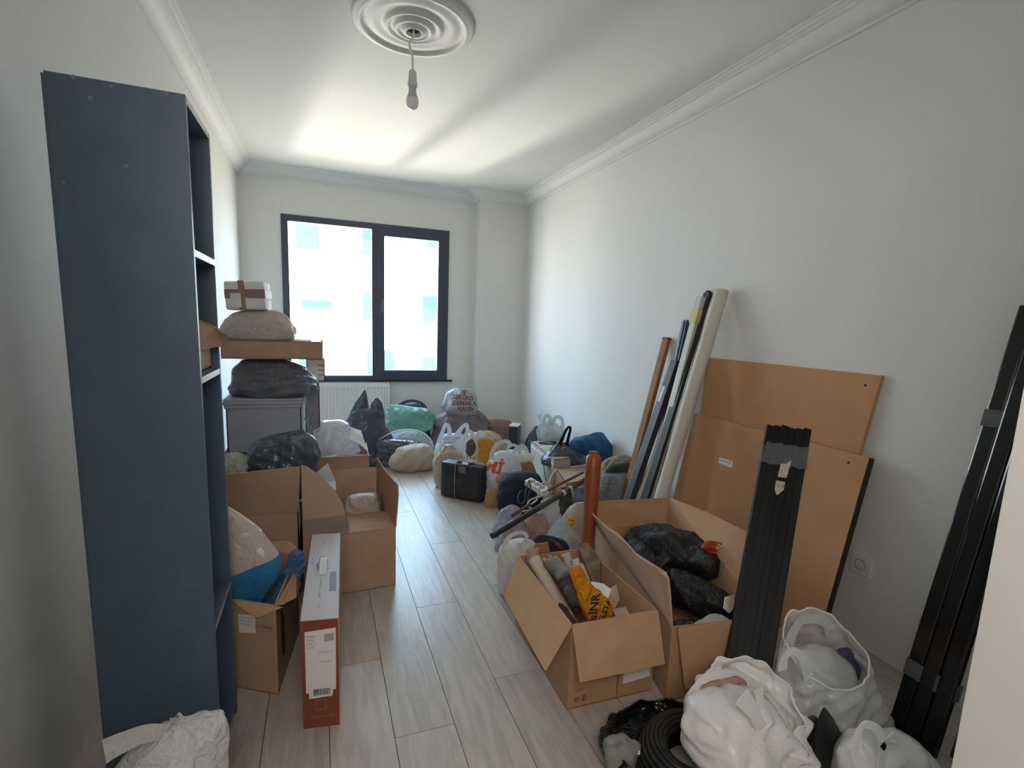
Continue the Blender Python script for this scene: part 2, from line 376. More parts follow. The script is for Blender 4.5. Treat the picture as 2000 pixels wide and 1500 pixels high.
def bag(name, label, cat, rows, Y, material, parts=(), group=None, body='body', **kw):
    """bag thing; with parts (name, mesh builder, material) its film becomes the child `body`"""
    mb = loft(rows, Y, **kw); b = base_of(mb)
    if not parts: return tagit(mb.build(name, material, None, smooth=True, loc=b), label, cat, group)
    t = thing(name, label, cat, b, group); t['_'] = 0; del t['_']
    o = mb.build(body, material, t, smooth=True)
    for p in parts: p[1].build(p[0], p[2], t, smooth=True)
    return t
def strap(pts, Y, w, th=.0015, mb=None, sub=5):
    """carry handle: flat band through measured points at depth Y (or a list of depths)"""
    Ys = Y if isinstance(Y, (list, tuple)) else [Y]*len(pts)
    P = shade_pts([at(x, y, Y=q) for (x, y), q in zip(pts, Ys)], sub); side = []
    for i in range(len(P)):
        d = (P[min(i+1, len(P)-1)]-P[max(i-1, 0)]).normalized(); side.append(d.cross(Vector((0, 1, 0)))+Vector((1e-4, 0, 0)))
    ws = [w*(1+.5*abs(2*i/(len(P)-1)-1)**2) for i in range(len(P))]
    return (mb or MB()).ribbon(P, ws, side, th)
def open_bag(c, prof, zf, zb, amp=.012, fr=14, seed=1, n=72, rings=34, lean=(0, 0), zx=0, rot=0, sq=2.2, wave=.012, zmin=.002):
    """bag standing open: prof (v, half width, half depth); rim height zf in front, zb behind, zx extra at the sides"""
    c = Vector(c); vs = []
    for i in range(rings):
        v = i/(rings-1)
        for (v0, a0, b0), (v1, a1, b1) in zip(prof, prof[1:]):
            if v0 <= v <= v1+1e-6:
                t = (v-v0)/(v1-v0); t = t*t*(3-2*t); w, d = a0+(a1-a0)*t, b0+(b1-b0)*t; break
        for k in range(n):
            a = 2*math.pi*k/n; co, s = math.cos(a), math.sin(a)
            zr = (zf+zb)/2+(zb-zf)/2*s+zx*abs(co)**4+wave*noise.noise(Vector((co*3, s*3, seed)))
            z = v*zr; p = Vector((w*math.copysign(abs(co)**(2/sq), co), d*math.copysign(abs(s)**(2/sq), s), z))
            p += Vector((lean[0]*z, lean[1]*z, 0)); p = Matrix.Rotation(rot, 3, 'Z')@p+c
            nr = Matrix.Rotation(rot, 3, 'Z')@Vector((co/w, s/d, 0)).normalized()
            p += nr*1.3*amp*crumple(p, fr, seed)*(1 if v < .9 else .6); p.z = max(p.z, zmin); p.x = min(p.x, 2.11); vs.append(p)
    fs = [(i*n+k, i*n+(k+1) % n, (i+1)*n+(k+1) % n, (i+1)*n+k) for i in range(rings-1) for k in range(n)]
    b = len(vs); top = vs[-n:]; vs.append(sum((vs[k] for k in range(n)), Vector())/n); fs += [(b, (k+1) % n, k) for k in range(n)]
    o = MB().add(vs, fs); o.rim = MB().tube(top+[top[0]], .0032, 7, cap=False); return o
def lumpy(pts, rad, amp=.01, fr=18, seed=1, n=26, sub=8):
    """soft roll or rag along pts with radii rad"""
    P = shade_pts(pts, sub); Rr = [q.x for q in shade_pts([(r, 0, 0) for r in rad], sub)]
    mb = MB().tube(P, [max(.003, r) for r in Rr], n=n)
    m = len(P)
    for i, v in enumerate(mb.v):
        c = P[min(i//n, m-1)]; d = v-c
        if d.length > 1e-5: mb.v[i] = v+d.normalized()*amp*crumple(v, fr, seed)
        mb.v[i].z = max(mb.v[i].z, .003)
    return mb
def text_mesh(txt, size, bold=0):
    cu = bpy.data.curves.new('t', 'FONT'); cu.body = txt; cu.size = size; cu.align_x = 'CENTER'; cu.align_y = 'CENTER'; cu.resolution_u = 2; cu.offset = bold
    o = bpy.data.objects.new('t', cu); COL.objects.link(o); dg = bpy.context.evaluated_depsgraph_get()
    me = bpy.data.meshes.new_from_object(o.evaluated_get(dg)); bpy.data.objects.remove(o); bpy.data.curves.remove(cu)
    return me
def print_flat(name, txt, o, u, v, size, material, parent, bold=0):
    """lettering on a flat face: centre o, reading direction u, up v"""
    me = text_mesh(txt, size, bold); u, v = Vector(u).normalized(), Vector(v).normalized(); o = Vector(o)
    mb = MB().add([o+u*p.co.x+v*p.co.y for p in me.vertices], [tuple(p.vertices) for p in me.polygons]); bpy.data.meshes.remove(me)
    return mb.build(name, material, parent)
def wrap_mesh(me, target, px, py, Y, rot, lift=.002):
    """lay a flat mesh onto a bag along the sight lines through (px, py) at depth Y"""
    bm = bmesh.new(); bm.from_mesh(me); bmesh.ops.triangulate(bm, faces=bm.faces)
    for _ in range(3):
        es = [e for e in bm.edges if e.calc_length() > .012]
        if es: bmesh.ops.subdivide_edges(bm, edges=es, cuts=1); bmesh.ops.triangulate(bm, faces=bm.faces)
    off = root_loc(target.parent) if target.parent else target.location
    bv = BVHTree.FromPolygons([v.co+off for v in target.data.vertices], [tuple(p.vertices) for p in target.data.polygons])
    c = at(px, py, Y=Y); eye = Vector((0, 0, CAM_H)); bm.verts.ensure_lookup_table(); mb = MB(); bad = set()
    for v in bm.verts:
        p = c+Vector((v.co.x*math.cos(rot)-v.co.y*math.sin(rot), 0, v.co.x*math.sin(rot)+v.co.y*math.cos(rot))); d = (p-eye).normalized()
        h = bv.ray_cast(eye, d)
        if h[0] is None: bad.add(v.index); mb.v.append(p)
        else: mb.v.append(h[0]-d*lift)
    mb.f = [tuple(x.index for x in f.verts) for f in bm.faces if not any(x.index in bad for x in f.verts)]
    bm.free(); return mb
def print_bag(name, txt, target, px, py, Y, size, material, parent, rot=0, bold=0):
    me = text_mesh(txt, size, bold); mb = wrap_mesh(me, target, px, py, Y, rot); bpy.data.meshes.remove(me)
    return mb.build(name, material, parent)
def patch_bag(name, pts, target, px, py, Y, material, parent, rot=0, lift=.002):
    me = bpy.data.meshes.new('p'); me.from_pydata([(x, y, 0) for x, y in pts], [], [tuple(range(len(pts)))])
    mb = wrap_mesh(me, target, px, py, Y, rot, lift); bpy.data.meshes.remove(me); return mb.build(name, material, parent, smooth=True)
def disc(r, n=20, ry=None, seed=None): return [(r*math.cos(2*math.pi*k/n)*(1 if seed is None else 1+.2*noise.noise(Vector((k*.9, seed, 0)))), (ry or r)*math.sin(2*math.pi*k/n)) for k in range(n)]
def carton(name, label, base, h, material=None, cat='box', group=None, th=.005, lid=False, z0=0, walls=(1, 1, 1, 1)):
    """carton on four floor corners (front left, front right, back right, back left), open on top unless lid"""
    material = material or card
    B = [Vector((p[0], p[1], z0)) for p in base]; c = sum(B, Vector())/4; t = thing(name, label, cat, c, group); mb = MB()
    for i in range(4):
        if not walls[i]: continue
        a, b = B[i], B[(i+1) % 4]; up = Vector((0, 0, h)); inw = (c-(a+b)/2); d = (b-a).normalized(); inw -= d*inw.dot(d)
        mb.slab([a, b, b+up, a+up], th, inw)
    mb.slab([p+Vector((0, 0, .002)) for p in B], th, (0, 0, 1))
    if lid: mb.slab([p+Vector((0, 0, h)) for p in B], th, (0, 0, -1))
    mb.build('body', material, t); t['h'] = h; del t['h']
    return t, B
def flap(parent, pts, material=None, th=.004, name='flap'):
    return MB().slab(pts, th).build(name, material or card, parent)
up = Vector((0, 0, 1))

# bag films and cloths
f_white = mat('white_film', (.84, .83, .82), .34, trans=.25, bump=0.65, bscale=55, bdist=.008, bkind='crinkle')
f_white2 = mat('white_film_thin', (.78, .78, .80), .32, trans=.3, transp=.12, bump=0.65, bscale=60, bdist=.008, bkind='crinkle')
f_milky = mat('milky_film', (.72, .74, .73), .28, trans=.25, transp=.30, bump=0.52, bscale=50, bdist=.008, bkind='crinkle')
f_clear = mat('clear_film', (.66, .70, .72), .14, trans=.1, transp=.52, bump=0.91, bscale=45, bdist=.008, bkind='crinkle')
f_black = mat('black_film', '#414b55', .26, bump=.5, bscale=18, bdist=.008, bkind='crinkle')  # black film raised to grey-blue, the window glare put into its colour
f_black2 = mat('black_film_glossy', '#17181a', .2, bump=.6, bscale=22, bdist=.008, bkind='crinkle')
f_grey = mat('grey_film', '#55565c', .2, bump=.6, bscale=22, bdist=.008, bkind='crinkle')
f_mint = mat('mint_film', '#7fb5a4', .25, trans=.15, bump=0.52, bscale=30, bdist=.008, bkind='crinkle')
f_blue = mat('blue_film', '#1f5f90', .3, trans=.1, bump=0.65, bscale=40, bdist=.008, bkind='crinkle')
f_blueclear = mat('blue_clear_film', '#4a86b4', .16, transp=.35, bump=0.78, bscale=40, bdist=.008, bkind='crinkle')
f_beige = mat('beige_sack', '#b5a595', .6, bump=0.65, bscale=40, bdist=.008, bkind='crinkle', var=.05)
f_taupe = mat('taupe_film', '#77686a', .4, bump=0.65, bscale=30, bdist=.008, bkind='crinkle', var=.05)
f_pink = mat('pink_film', '#b7968f', .45, trans=.2, bump=0.52, bscale=40, bdist=.008, bkind='crinkle')
f_lilac = mat('lilac_film', '#a59ca6', .4, trans=.2, bump=0.52, bscale=40, bdist=.008, bkind='crinkle')
f_yellow = mat('yellow_film', '#d9951f', .35, trans=.3, bump=0.52, bscale=40, bdist=.008, bkind='crinkle')
f_tan = mat('tan_paper', '#b08c66', .75, bump=0.65, bscale=40, bdist=.008, bkind='crinkle')
f_near = mat('near_white_film', (.88, .87, .86), .30, trans=.22, bump=.35, bscale=16, bdist=.008, bkind='crinkle')
f_nearmilk = mat('near_milky_film', (.80, .81, .81), .22, trans=.22, transp=.34, bump=.35, bscale=16, bdist=.008, bkind='crinkle')
f_navy = mat('navy_cloth', '#1f2536', .8, bump=.3, bscale=200)
f_cloth_k = mat('black_cloth', '#17181b', .8, bump=.3, bscale=160)
f_olive = mat('olive_cloth', '#4a4842', .85, bump=.4, bscale=120, var=.35, vscale=30)
f_greycl = mat('grey_cloth', '#7b7a74', .9, bump=.5, bscale=220)
f_orange = mat('orange_film', '#b9481f', .3, trans=.15, bump=0.52, bscale=50, bdist=.008, bkind='crinkle')

# ---------------------------------------------------------------- ceiling rose and lamp
rose = thing('ceiling_rose', 'round white plaster ceiling rose with concentric rings', 'ceiling rose', (.428, 2.60, ZC))
RP = [(.278, 0), (.278, .012), (.268, .02), (.258, .018), (.25, .026), (.238, .026), (.232, .016), (.222, .012), (.205, .016), (.19, .022), (.17, .020), (.15, .014), (.135, .018), (.128, .03), (.118, .032), (.11, .024), (.095, .024), (.088, .036), (.075, .040), (.066, .032), (.056, .036), (.05, .044), (.036, .046), (.03, .03), (.03, .012)]
MB().lathe([(r, -z) for r, z in RP], (.428, 2.60, ZC), 72).build('rings', plaster, rose, smooth=True, sharp=60)
mb = MB().lathe([(.029, -.012), (.0, -.012)], (.428, 2.60, ZC), 16)
for k in range(14):
    a = k*2*math.pi/14; mb.tube([(.428+.028*math.cos(a), 2.60+.028*math.sin(a), ZC-.03), (.428+.006*math.cos(a+.6), 2.60+.006*math.sin(a+.6), ZC-.028-.014*rnd.random())], .002, 5)
mb.build('hole', mat('dark_hole', '#1a1c26', .6), rose)
lb = thing('pendant_lamp', 'bare bulb in a white holder hanging on a short cable from the ceiling rose', 'lamp', (.428, 2.62, 2.30))
bx, by = .428, 2.625
MB().tube(shade_pts([(bx, 2.60, ZC-.02), (bx-.002, 2.604, 2.60), (bx-.018, 2.612, 2.57), (bx-.004, 2.62, 2.535), (bx, by, 2.50), (bx, by, 2.46)], 6), .0055, 10).build('cable', white_pl, lb, smooth=True)
MB().lathe([(0, 2.468), (.014, 2.466), (.017, 2.46), (.0185, 2.455), (.0195, 2.42), (.0225, 2.415), (.0225, 2.395), (.019, 2.393), (.019, 2.39), (0, 2.39)], (bx, by, 0), 24).build('lamp_holder', mat('holder_white', (.62, .63, .64), .4), lb, smooth=True, sharp=50)
MB().lathe([(.0175, 2.392), (.018, 2.372), (.022, 2.356), (.0275, 2.345), (.0275, 2.343)], (bx, by, 0), 24).build('bulb_base', mat('bulb_base', (.5, .51, .53), .4), lb, smooth=True, sharp=60)
MB().lathe([(.0272, 2.344), (.0295, 2.335), (.030, 2.325), (.0275, 2.312), (.021, 2.301), (.011, 2.295), (0, 2.293)], (bx, by, 0), 24).build('bulb', mat('bulb_frosted', (.82, .82, .82), .3), lb, smooth=True)

# ---------------------------------------------------------------- sockets, radiator
def socket(y, z, label):
    t = thing('wall_socket', label, 'socket', (XR, y, z), 'wall sockets')
    R = Matrix.Rotation(-math.pi/2, 3, 'Y')
    MB().box((XR-.011, y-.045, z-.043), (XR, y+.045, z+.043)).build('plate', mat('socket_white', (.72, .71, .68), .35), t, bevel=.003)
    mb = MB().lathe([(.024, .0), (.024, .003), (.021, .003), (.019, -.008), (0, -.008)], (XR-.0112, y, z), 24, R); mb.build('well', mat('socket_well', (.36, .355, .34), .4), t, smooth=True, sharp=40)
    mb = MB()
    for s in (-1, 1): mb.lathe([(.0028, 0), (0, 0)], (XR-.0036, y+s*.0095, z), 10, R)
    mb.box((XR-.010, y-.003, z+.014), (XR-.003, y+.003, z+.021)).box((XR-.010, y-.003, z-.021), (XR-.003, y+.003, z-.014)); mb.build('contacts', black_pl, t)
socket(1.352, .352, 'white wall socket low on the right wall beside the black edged board')
socket(4.79, .355, 'small white wall socket near the far corner above the clear bag')
rd = thing('radiator', 'white fluted panel radiator under the window', 'radiator', (.27, 5.42, .12))
x0, x1 = -.13, .665; mb = MB(); vs = []
prof = []
x = x0+.02
while x < x1-.03:
    prof += [(x, 5.385), (x+.012, 5.385), (x+.017, 5.393), (x+.026, 5.393), (x+.031, 5.385)]; x += .0335
prof.append((x1-.02, 5.385))
for z in (.15, .60): vs += [(a, b, z) for a, b in prof]
m = len(prof); mb.add(vs, [(i, i+1, m+i+1, m+i) for i in range(m-1)])
mb.box((x0, 5.383, .12), (x1, 5.45, .15)).box((x0, 5.383, .60), (x1, 5.40, .634)).box((x0, 5.386, .15), (x0+.02, 5.45, .6)).box((x1-.02, 5.386, .15), (x1, 5.45, .6))
mb.build('panel', radm, rd)
mb = MB().box((x0, 5.384, .634), (x1, 5.388, .645)).box((x0, 5.448, .634), (x1, 5.452, .645)).box((x0, 5.384, .634), (x0+.01, 5.452, .645)).box((x1-.01, 5.384, .634), (x1, 5.452, .645))
for k in range(38): mb.box((x0+.018+k*.02, 5.384, .636), (x0+.026+k*.02, 5.452, .642))
mb.build('top_grille', mat('radiator_grille', (.85, .85, .85), .25), rd)

# ---------------------------------------------------------------- bookcase
bk = thing('bookcase', 'tall narrow charcoal bookcase standing against the left wall', 'bookcase', (-.41, 1.583, 0))
bx0, bx1, by0, by1, bh, pt = -.536, -.28, 1.444, 1.722, 1.79, .016
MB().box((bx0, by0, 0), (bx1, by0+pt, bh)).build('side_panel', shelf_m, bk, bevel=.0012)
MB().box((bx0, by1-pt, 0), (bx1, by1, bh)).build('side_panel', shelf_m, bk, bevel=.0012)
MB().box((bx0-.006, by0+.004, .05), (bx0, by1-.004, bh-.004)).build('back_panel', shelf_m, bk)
edge_m = mat('window_lit_edge', '#8d939b', .3)  # shelf edges coloured paler for the window light they reflect
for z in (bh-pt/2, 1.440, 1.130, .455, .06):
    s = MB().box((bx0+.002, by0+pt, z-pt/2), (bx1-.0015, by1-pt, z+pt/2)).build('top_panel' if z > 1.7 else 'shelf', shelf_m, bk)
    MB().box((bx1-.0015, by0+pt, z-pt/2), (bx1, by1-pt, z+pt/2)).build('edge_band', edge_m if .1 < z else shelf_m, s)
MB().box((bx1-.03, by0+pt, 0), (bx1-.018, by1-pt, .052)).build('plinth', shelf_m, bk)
capm = mat('pale_filler', '#6f7a80', .6)
for cx, cy in ((142, 150), (217, 168), (325, 183), (176, 191), (247, 324), (124, 356)):
    p = at(cx, cy, Y=by0); MB().lathe([(0, .0012), (.0035, .0012), (.0045, 0)], p, 12, Matrix.Rotation(math.pi/2, 3, 'X')).build('screw_cover', capm, bk)
# carton pushed into the bookcase, one corner of a flap sticking out
t, B = carton('cardboard_box', 'torn brown box on a bookcase shelf with one flap sticking out', [(-.30, 1.475), (-.30, 1.70), (-.52, 1.70), (-.52, 1.475)], .10, card2, z0=1.1385, lid=True)
MB().slab([(-.298, 1.47+.02, 1.20), (-.298, 1.69, 1.20), at(437, 676, Y=1.70), at(445, 655, Y=1.66), at(424, 639, Y=1.60), (-.298, 1.50, 1.285)], .004).build('flap', card2, t)

# ---------------------------------------------------------------- stack in the far left corner
t, B = carton('cardboard_box', 'brown box on the floor under the grey crate', [(-.50, 2.98), (-.07, 2.98), (-.07, 3.36), (-.50, 3.36)], .552, card2, lid=True)
MB().box((-.31, 2.979, .40), (-.26, 2.98, .5535)).box((-.31, 2.979, .5525), (-.26, 3.36, .5535)).build('tape', tape_b, t)
crm = mat('grey_crate_plastic', '#a3a6b2', .5)
t = thing('storage_crate', 'grey plastic storage crate with a lipped rim in the corner stack', 'crate', (-.29, 3.17, .554))
cx0, cx1, cy0, cy1 = -.475, -.108, 3.0, 3.34
mb = MB()
for lo, hi in (((cx0, cy0), (cx1, cy0+.006)), ((cx0, cy1-.006), (cx1, cy1)), ((cx0, cy0), (cx0+.006, cy1)), ((cx1-.006, cy0), (cx1, cy1))): mb.box((*lo, .554), (*hi, .82))
mb.box((cx0, cy0, .554), (cx1, cy1, .56)); mb.build('body', crm, t)
mb = MB().box((cx0-.014, cy0-.014, .82), (cx1+.014, cy1+.014, .838)).box((cx0-.008, cy0-.008, .80), (cx1+.008, cy1+.008, .82)).build('rim', crm, t, bevel=.004)
MB().box((cx0-.010, cy0-.010, .838), (cx1+.010, cy1+.010, .852)).build('lid', crm, t, bevel=.004)
for y in (3.06, 3.24): MB().box((cx1+.014, y, .79), (cx1+.022, y+.05, .85)).build('clip', mat('pale_clip', '#b9bfc6', .3), t, bevel=.002)
bag('plastic_bag', 'shiny grey black bag slumped on top of the grey crate', 'bag', [(699, 500, 560), (706, 478, 582), (718, 462, 598), (735, 452, 612), (752, 446, 619), (764, 446, 616), (772, 450, 606)], 3.15, mat('slate_film', '#5d616b', .22, bump=0.78, bscale=30, bdist=.008, bkind='crinkle'), dr=.7, amp=.024, fr=6, seed=3, zmin=.854, dmax=.17)
t, B = carton('flat_box', 'long flat brown box lying across the corner stack', [(-.49, 3.03), (.008, 3.05), (.01, 3.34), (-.49, 3.32)], .098, card2, z0=1.062, lid=True)
MB().box((-.05, 3.043, 1.1602), (.0, 3.34, 1.1612)).build('tape', tape_b, t)
bag('padded_sack', 'white padded sack lying flat on the long brown box', 'sack', [(606, 520, 540), (610, 470, 552), (622, 446, 566), (636, 436, 573), (650, 432, 575), (660, 433, 574), (668, 440, 568)], 3.19, mat('padded_white', '#b9ada8', .55, bump=0.65, bscale=25, bdist=.008, bkind='crinkle'), dr=.62, amp=.010, fr=9, seed=5, zmin=1.162, sq=3.2, dmax=.15)
t = thing('taped_parcel', 'white parcel wrapped with brown tape on top of the corner stack', 'parcel', (-.37, 3.2, 1.325))
def rbox(c, s, rz, tilt=0):
    M = Matrix.Translation(c)@Matrix.Rotation(rz, 4, 'Z')@Matrix.Rotation(tilt, 4, 'Y'); mb = MB().box((-s[0]/2, -s[1]/2, 0), (s[0]/2, s[1]/2, s[2])); mb.v = [M@v for v in mb.v]; return mb
pc = Vector((-.366, 3.2, 1.320)); pw = mat('parcel_white', (.74, .71, .70), .6, bump=0.52, bscale=20, bdist=.008, bkind='crinkle')
rbox(pc, (.196, .17, .152), -.12, -.05).build('wrap', pw, t, bevel=.012, smooth=True)
rbox(pc+Vector((-.012, 0, -.0012)), (.032, .174, .156), -.12, -.05).build('tape', mat('dusty_pink_tape', '#9d7670', .35), t, bevel=.004)
rbox(pc+Vector((.0, 0, .06)), (.2, .174, .05), -.12, -.05).build('tape', mat('brown_wrap', '#8b7270', .5), t, bevel=.004)
rbox(pc+Vector((-.042, -.003, .012)), (.05, .174, .075), -.12, -.05).build('label', paper, t)
rbox(pc+Vector((.03, -.003, .012)), (.055, .174, .08), -.12, -.05).build('label', paper, t)
t, B = carton('tall_carton', 'tall narrow grey carton behind the crate', [(-.10, 3.39), (-.015, 3.39), (-.015, 3.58), (-.10, 3.58)], .895, mat('grey_board', '#8f8f93', .7), lid=True)
t, B = carton('small_carton', 'small white carton with red stripes beside the shiny black bag', [(-.088, 3.40), (.02, 3.40), (.02, 3.57), (-.088, 3.57)], .14, mat('white_board', (.80, .78, .77), .6), z0=.8965, lid=True)
for z in (.935, .965, .995): MB().box((-.02, 3.398, z), (.021, 3.5, z+.006)).build('stripe', mat('red_stripe', '#a8685c', .6), t)
t = thing('metal_bracket', 'grey metal bracket with a hooked end leaning on the crate', 'bracket', (-.05, 2.92, .555))
pts = [at(606, 905, Y=2.94), at(607, 860, Y=2.94), at(604, 828, Y=2.95), at(598, 815, Y=2.96)]
MB().ribbon(shade_pts(pts, 6), .03, (.9, .3, 0), .004).build('plate', mat('galvanised', '#8b929a', .35, .7), t)
MB().tube(shade_pts([at(606, 828, Y=2.94), at(609, 815, Y=2.94), at(613, 806, Y=2.94), at(614, 803, Y=2.93)], 5), .004, 8).build('hook', mat('galvanised', '#8b929a'), t, smooth=True)

# box with the tied blue-white bag
t, B = carton('cardboard_box', 'brown box with white inner flaps holding a tied blue white bag', [(-.045, 3.25), (.272, 3.25), (.285, 3.60), (-.045, 3.60)], .44, card2)
wf = mat('white_inner_board', (.80, .80, .82), .6)
MB().slab([B[0]+up*.44, B[1]+up*.44, at(724, 889, Y=3.20), at(660, 887, Y=3.21), at(655, 892, Y=3.20), at(617, 893, Y=3.2)], .003).build('flap', wf, t)
fl = MB().slab([at(668, 829, Y=3.42), at(705, 841, Y=3.45), at(717, 880, Y=3.34), at(700, 866, Y=3.33), at(672, 854, Y=3.34)], .003).build('flap', wf, t)
q0, q1 = at(683, 842, Y=3.40), at(705, 857, Y=3.39)
print_flat('lettering', 'ÇİKO LATA', at(693, 846, Y=3.385), q1-q0, at(690, 835, Y=3.43)-at(696, 857, Y=3.34), .026, ink, t)
print_flat('lettering', 'SÜTLÜ BAR', at(696, 854, Y=3.352), q1-q0, at(690, 835, Y=3.43)-at(696, 857, Y=3.34), .024, greyink, t)
fb = mat('bluewhite_film', (.74, .80, .86), .2, trans=.2, bump=.45, bscale=11, bdist=.008, bkind='crinkle')
bag('plastic_bag', 'bulging pale blue white bag on the box before the radiator', 'bag', [(821, 636, 664), (826, 622, 674), (836, 612, 684), (850, 606, 692), (864, 604, 698), (878, 608, 700), (892, 612, 698), (930, 618, 696), (1000, 622, 694)], 3.42, fb, amp=.020, fr=8, seed=7, dr=.85, dmax=.15)

# ---------------------------------------------------------------- the two big open boxes
t, A = carton('cardboard_box', 'large open box with its front flap raised beside the bookcase', [(-.44, 2.45), (-.112, 2.45), (-.112, 2.86), (-.44, 2.86)], .40, card2)
MB().slab([(-.44, 2.448, .402), (-.112, 2.448, .402), at(586, 911, Y=2.40), at(428, 928, Y=2.40)], .005).build('flap', card2, t)
MB().slab([(-.111, 2.60, .40), (-.111, 2.85, .40), at(640, 905, Y=2.80), at(655, 940, Y=2.66), at(656, 956, Y=2.62)], .004).build('flap', wf, t)
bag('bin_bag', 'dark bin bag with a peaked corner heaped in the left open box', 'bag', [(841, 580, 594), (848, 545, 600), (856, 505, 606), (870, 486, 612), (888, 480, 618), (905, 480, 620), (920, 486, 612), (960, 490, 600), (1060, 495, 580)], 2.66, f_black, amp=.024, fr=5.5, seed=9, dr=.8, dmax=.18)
bag('plastic_bag', 'crumpled clear bag in the left open box next to the bookcase', 'bag', [(884, 448, 465), (890, 440, 478), (902, 432, 488), (918, 430, 490), (960, 432, 486), (1050, 435, 482)], 2.60, f_milky, amp=.012, fr=18, seed=10, dr=.9)
t, B = carton('cardboard_box', 'large open box with a tall right flap and taped left flap', [(-.092, 2.36), (.324, 2.386), (.285, 2.90), (-.10, 2.885)], .303, card2)
MB().slab([B[1]+up*.303, B[2]+up*.303, at(736, 893, Y=2.78), at(752, 918, Y=2.62), at(777, 947, Y=2.40), at(778, 965, Y=2.385)], .006).build('flap', card, t)
MB().slab([B[3]+up*.303, B[2]+up*.303, at(734, 912, Y=2.93), at(640, 920, Y=2.93)], .005).build('flap', card2, t)
MB().slab([B[0]+up*.303+Vector((.17, .01, 0)), B[1]+up*.303, at(756, 999, Z=.296), at(680, 1003, Z=.296)], .004).build('flap', card, t)
lf = MB().slab([at(592, 1053, Y=2.345), at(680, 1041, Y=2.33), at(681, 1025, Y=2.335), at(670, 985, Y=2.37), at(652, 955, Y=2.40), at(630, 932, Y=2.42), at(600, 911, Y=2.44), at(588, 908, Y=2.44)], .005).build('flap', card2, t)
MB().slab([at(593, 1051, Y=2.338), at(683, 1040, Y=2.322), at(684, 1016, Y=2.33), at(682, 1004, Y=2.335), at(593, 1016, Y=2.355)], .002).build('tape', tape_c, lf)
bag('cloth_bundle', 'folded beige bag inside the right open box', 'bag', [(966, 690, 725), (971, 678, 736), (982, 672, 741), (996, 670, 744), (1012, 670, 746), (1050, 672, 744)], 2.70, mat('cream_film', '#b8a998', .5, bump=0.65, bscale=25, bdist=.008, bkind='crinkle'), amp=.012, fr=12, seed=12, sq=3.4, dr=.8, zmin=.012, dmax=.15)

# ---------------------------------------------------------------- torn box with the blue bag, and the orange carton
t, C4 = carton('cardboard_box', 'torn brown box behind the bookcase holding the blue and white bag', [(-.306, 1.842), (-.160, 1.752), (-.105, 2.13), (-.28, 2.25)], .335, card2)
MB().slab([C4[3]+up*.335, C4[2]+up*.335, at(577, 1066, Y=2.19), at(560, 1056, Y=2.22), at(512, 1060, Y=2.26)], .004).build('flap', card, t)
MB().slab([C4[1]+up*.335, C4[2]+up*.335+Vector((0, -.12, 0)), at(589, 1140, Y=1.98), at(578, 1168, Y=1.80), at(555, 1180, Y=1.745)], .004).build('flap', card, t)
MB().slab([C4[0]+up*.335, C4[1]+up*.335, at(553, 1186, Y=1.735), at(505, 1206, Y=1.765), at(492, 1202, Y=1.78)], .004).build('flap', card_in, t)
fd = (C4[1]-C4[0]).normalized(); fn = Vector((fd.y, -fd.x, 0)); fo = C4[0]
def onface(s, z, e=.0015): return fo+fd*s+up*z+fn*e
lab = MB().slab([onface(.03, .215), onface(.095, .222), onface(.095, .29), onface(.03, .283)], .001).build('label', paper, t)
for z in (.275, .262, .25): print_flat('lettering', 'KOD 4187 / 2', onface(.062, z, .003), fd, up, .009, greyink, lab)
print_flat('lettering', 'BU TARAF', onface(.125, .25, .0012), fd, up, .016, mat('brown_ink', '#5d4636', .8), t)
for s, z0, z1 in ((.02, .10, .30), (.045, .08, .24)):
    d2 = (C4[2]-C4[1]).normalized(); n2 = Vector((d2.y, -d2.x, 0)); o2 = C4[1]+d2*(s+.05)+n2*.0015
    MB().slab([o2+up*z0, o2+d2*.02+up*z0, o2+d2*.02+up*z1, o2+up*z1], .001).build('printed_bar', mat('dark_print', '#3a3530', .8), t)
# white film with a printed blue band (the colour is the bag's own print)
fbw = mat('blue_band_film', '#b9b0ab', .3, trans=.12, bump=0.65, bscale=18, bdist=.008, bkind='crinkle')
n = fbw.node_tree; b = n.nodes['Principled BSDF']; co = n.nodes.new('ShaderNodeTexCoord'); sp = n.nodes.new('ShaderNodeSeparateXYZ'); nz = n.nodes.new('ShaderNodeTexNoise'); nz.inputs['Scale'].default_value = 5
md = n.nodes.new('ShaderNodeMath'); md.operation = 'MULTIPLY_ADD'; md.inputs[1].default_value = .05
rp = n.nodes.new('ShaderNodeValToRGB'); n.links.new(co.outputs['Object'], nz.inputs['Vector']); n.links.new(co.outputs['Object'], sp.inputs[0])
ax = n.nodes.new('ShaderNodeMath'); ax.operation = 'MULTIPLY_ADD'; ax.inputs[1].default_value = -.35; n.links.new(sp.outputs['X'], ax.inputs[0]); n.links.new(sp.outputs['Z'], ax.inputs[2])
n.links.new(nz.outputs['Fac'], md.inputs[0]); n.links.new(ax.outputs[0], md.inputs[2]); n.links.new(md.outputs[0], rp.inputs[0])
rp.color_ramp.interpolation = 'CONSTANT'; rp.color_ramp.elements[0].color = (*srgb('#b9b0ab'), 1)
e = rp.color_ramp.elements[1]; e.position = .075; e.color = (*srgb('#2f7fb4'), 1)
e = rp.color_ramp.elements.new(.235); e.color = (*srgb('#c9bdb4'), 1); n.links.new(rp.outputs[0], b.inputs['Base Color'])
bag('plastic_bag', 'white bag with a broad blue band spilling from the torn box', 'bag', [(993, 425, 447), (1010, 424, 468), (1035, 424, 496), (1060, 424, 520), (1085, 424, 538), (1108, 426, 546), (1130, 428, 544), (1155, 434, 532), (1180, 444, 517), (1200, 456, 506), (1216, 466, 494)], 1.86, fbw, dr=.55, amp=.010, fr=5, seed=14, dmax=.09, zmin=.2)
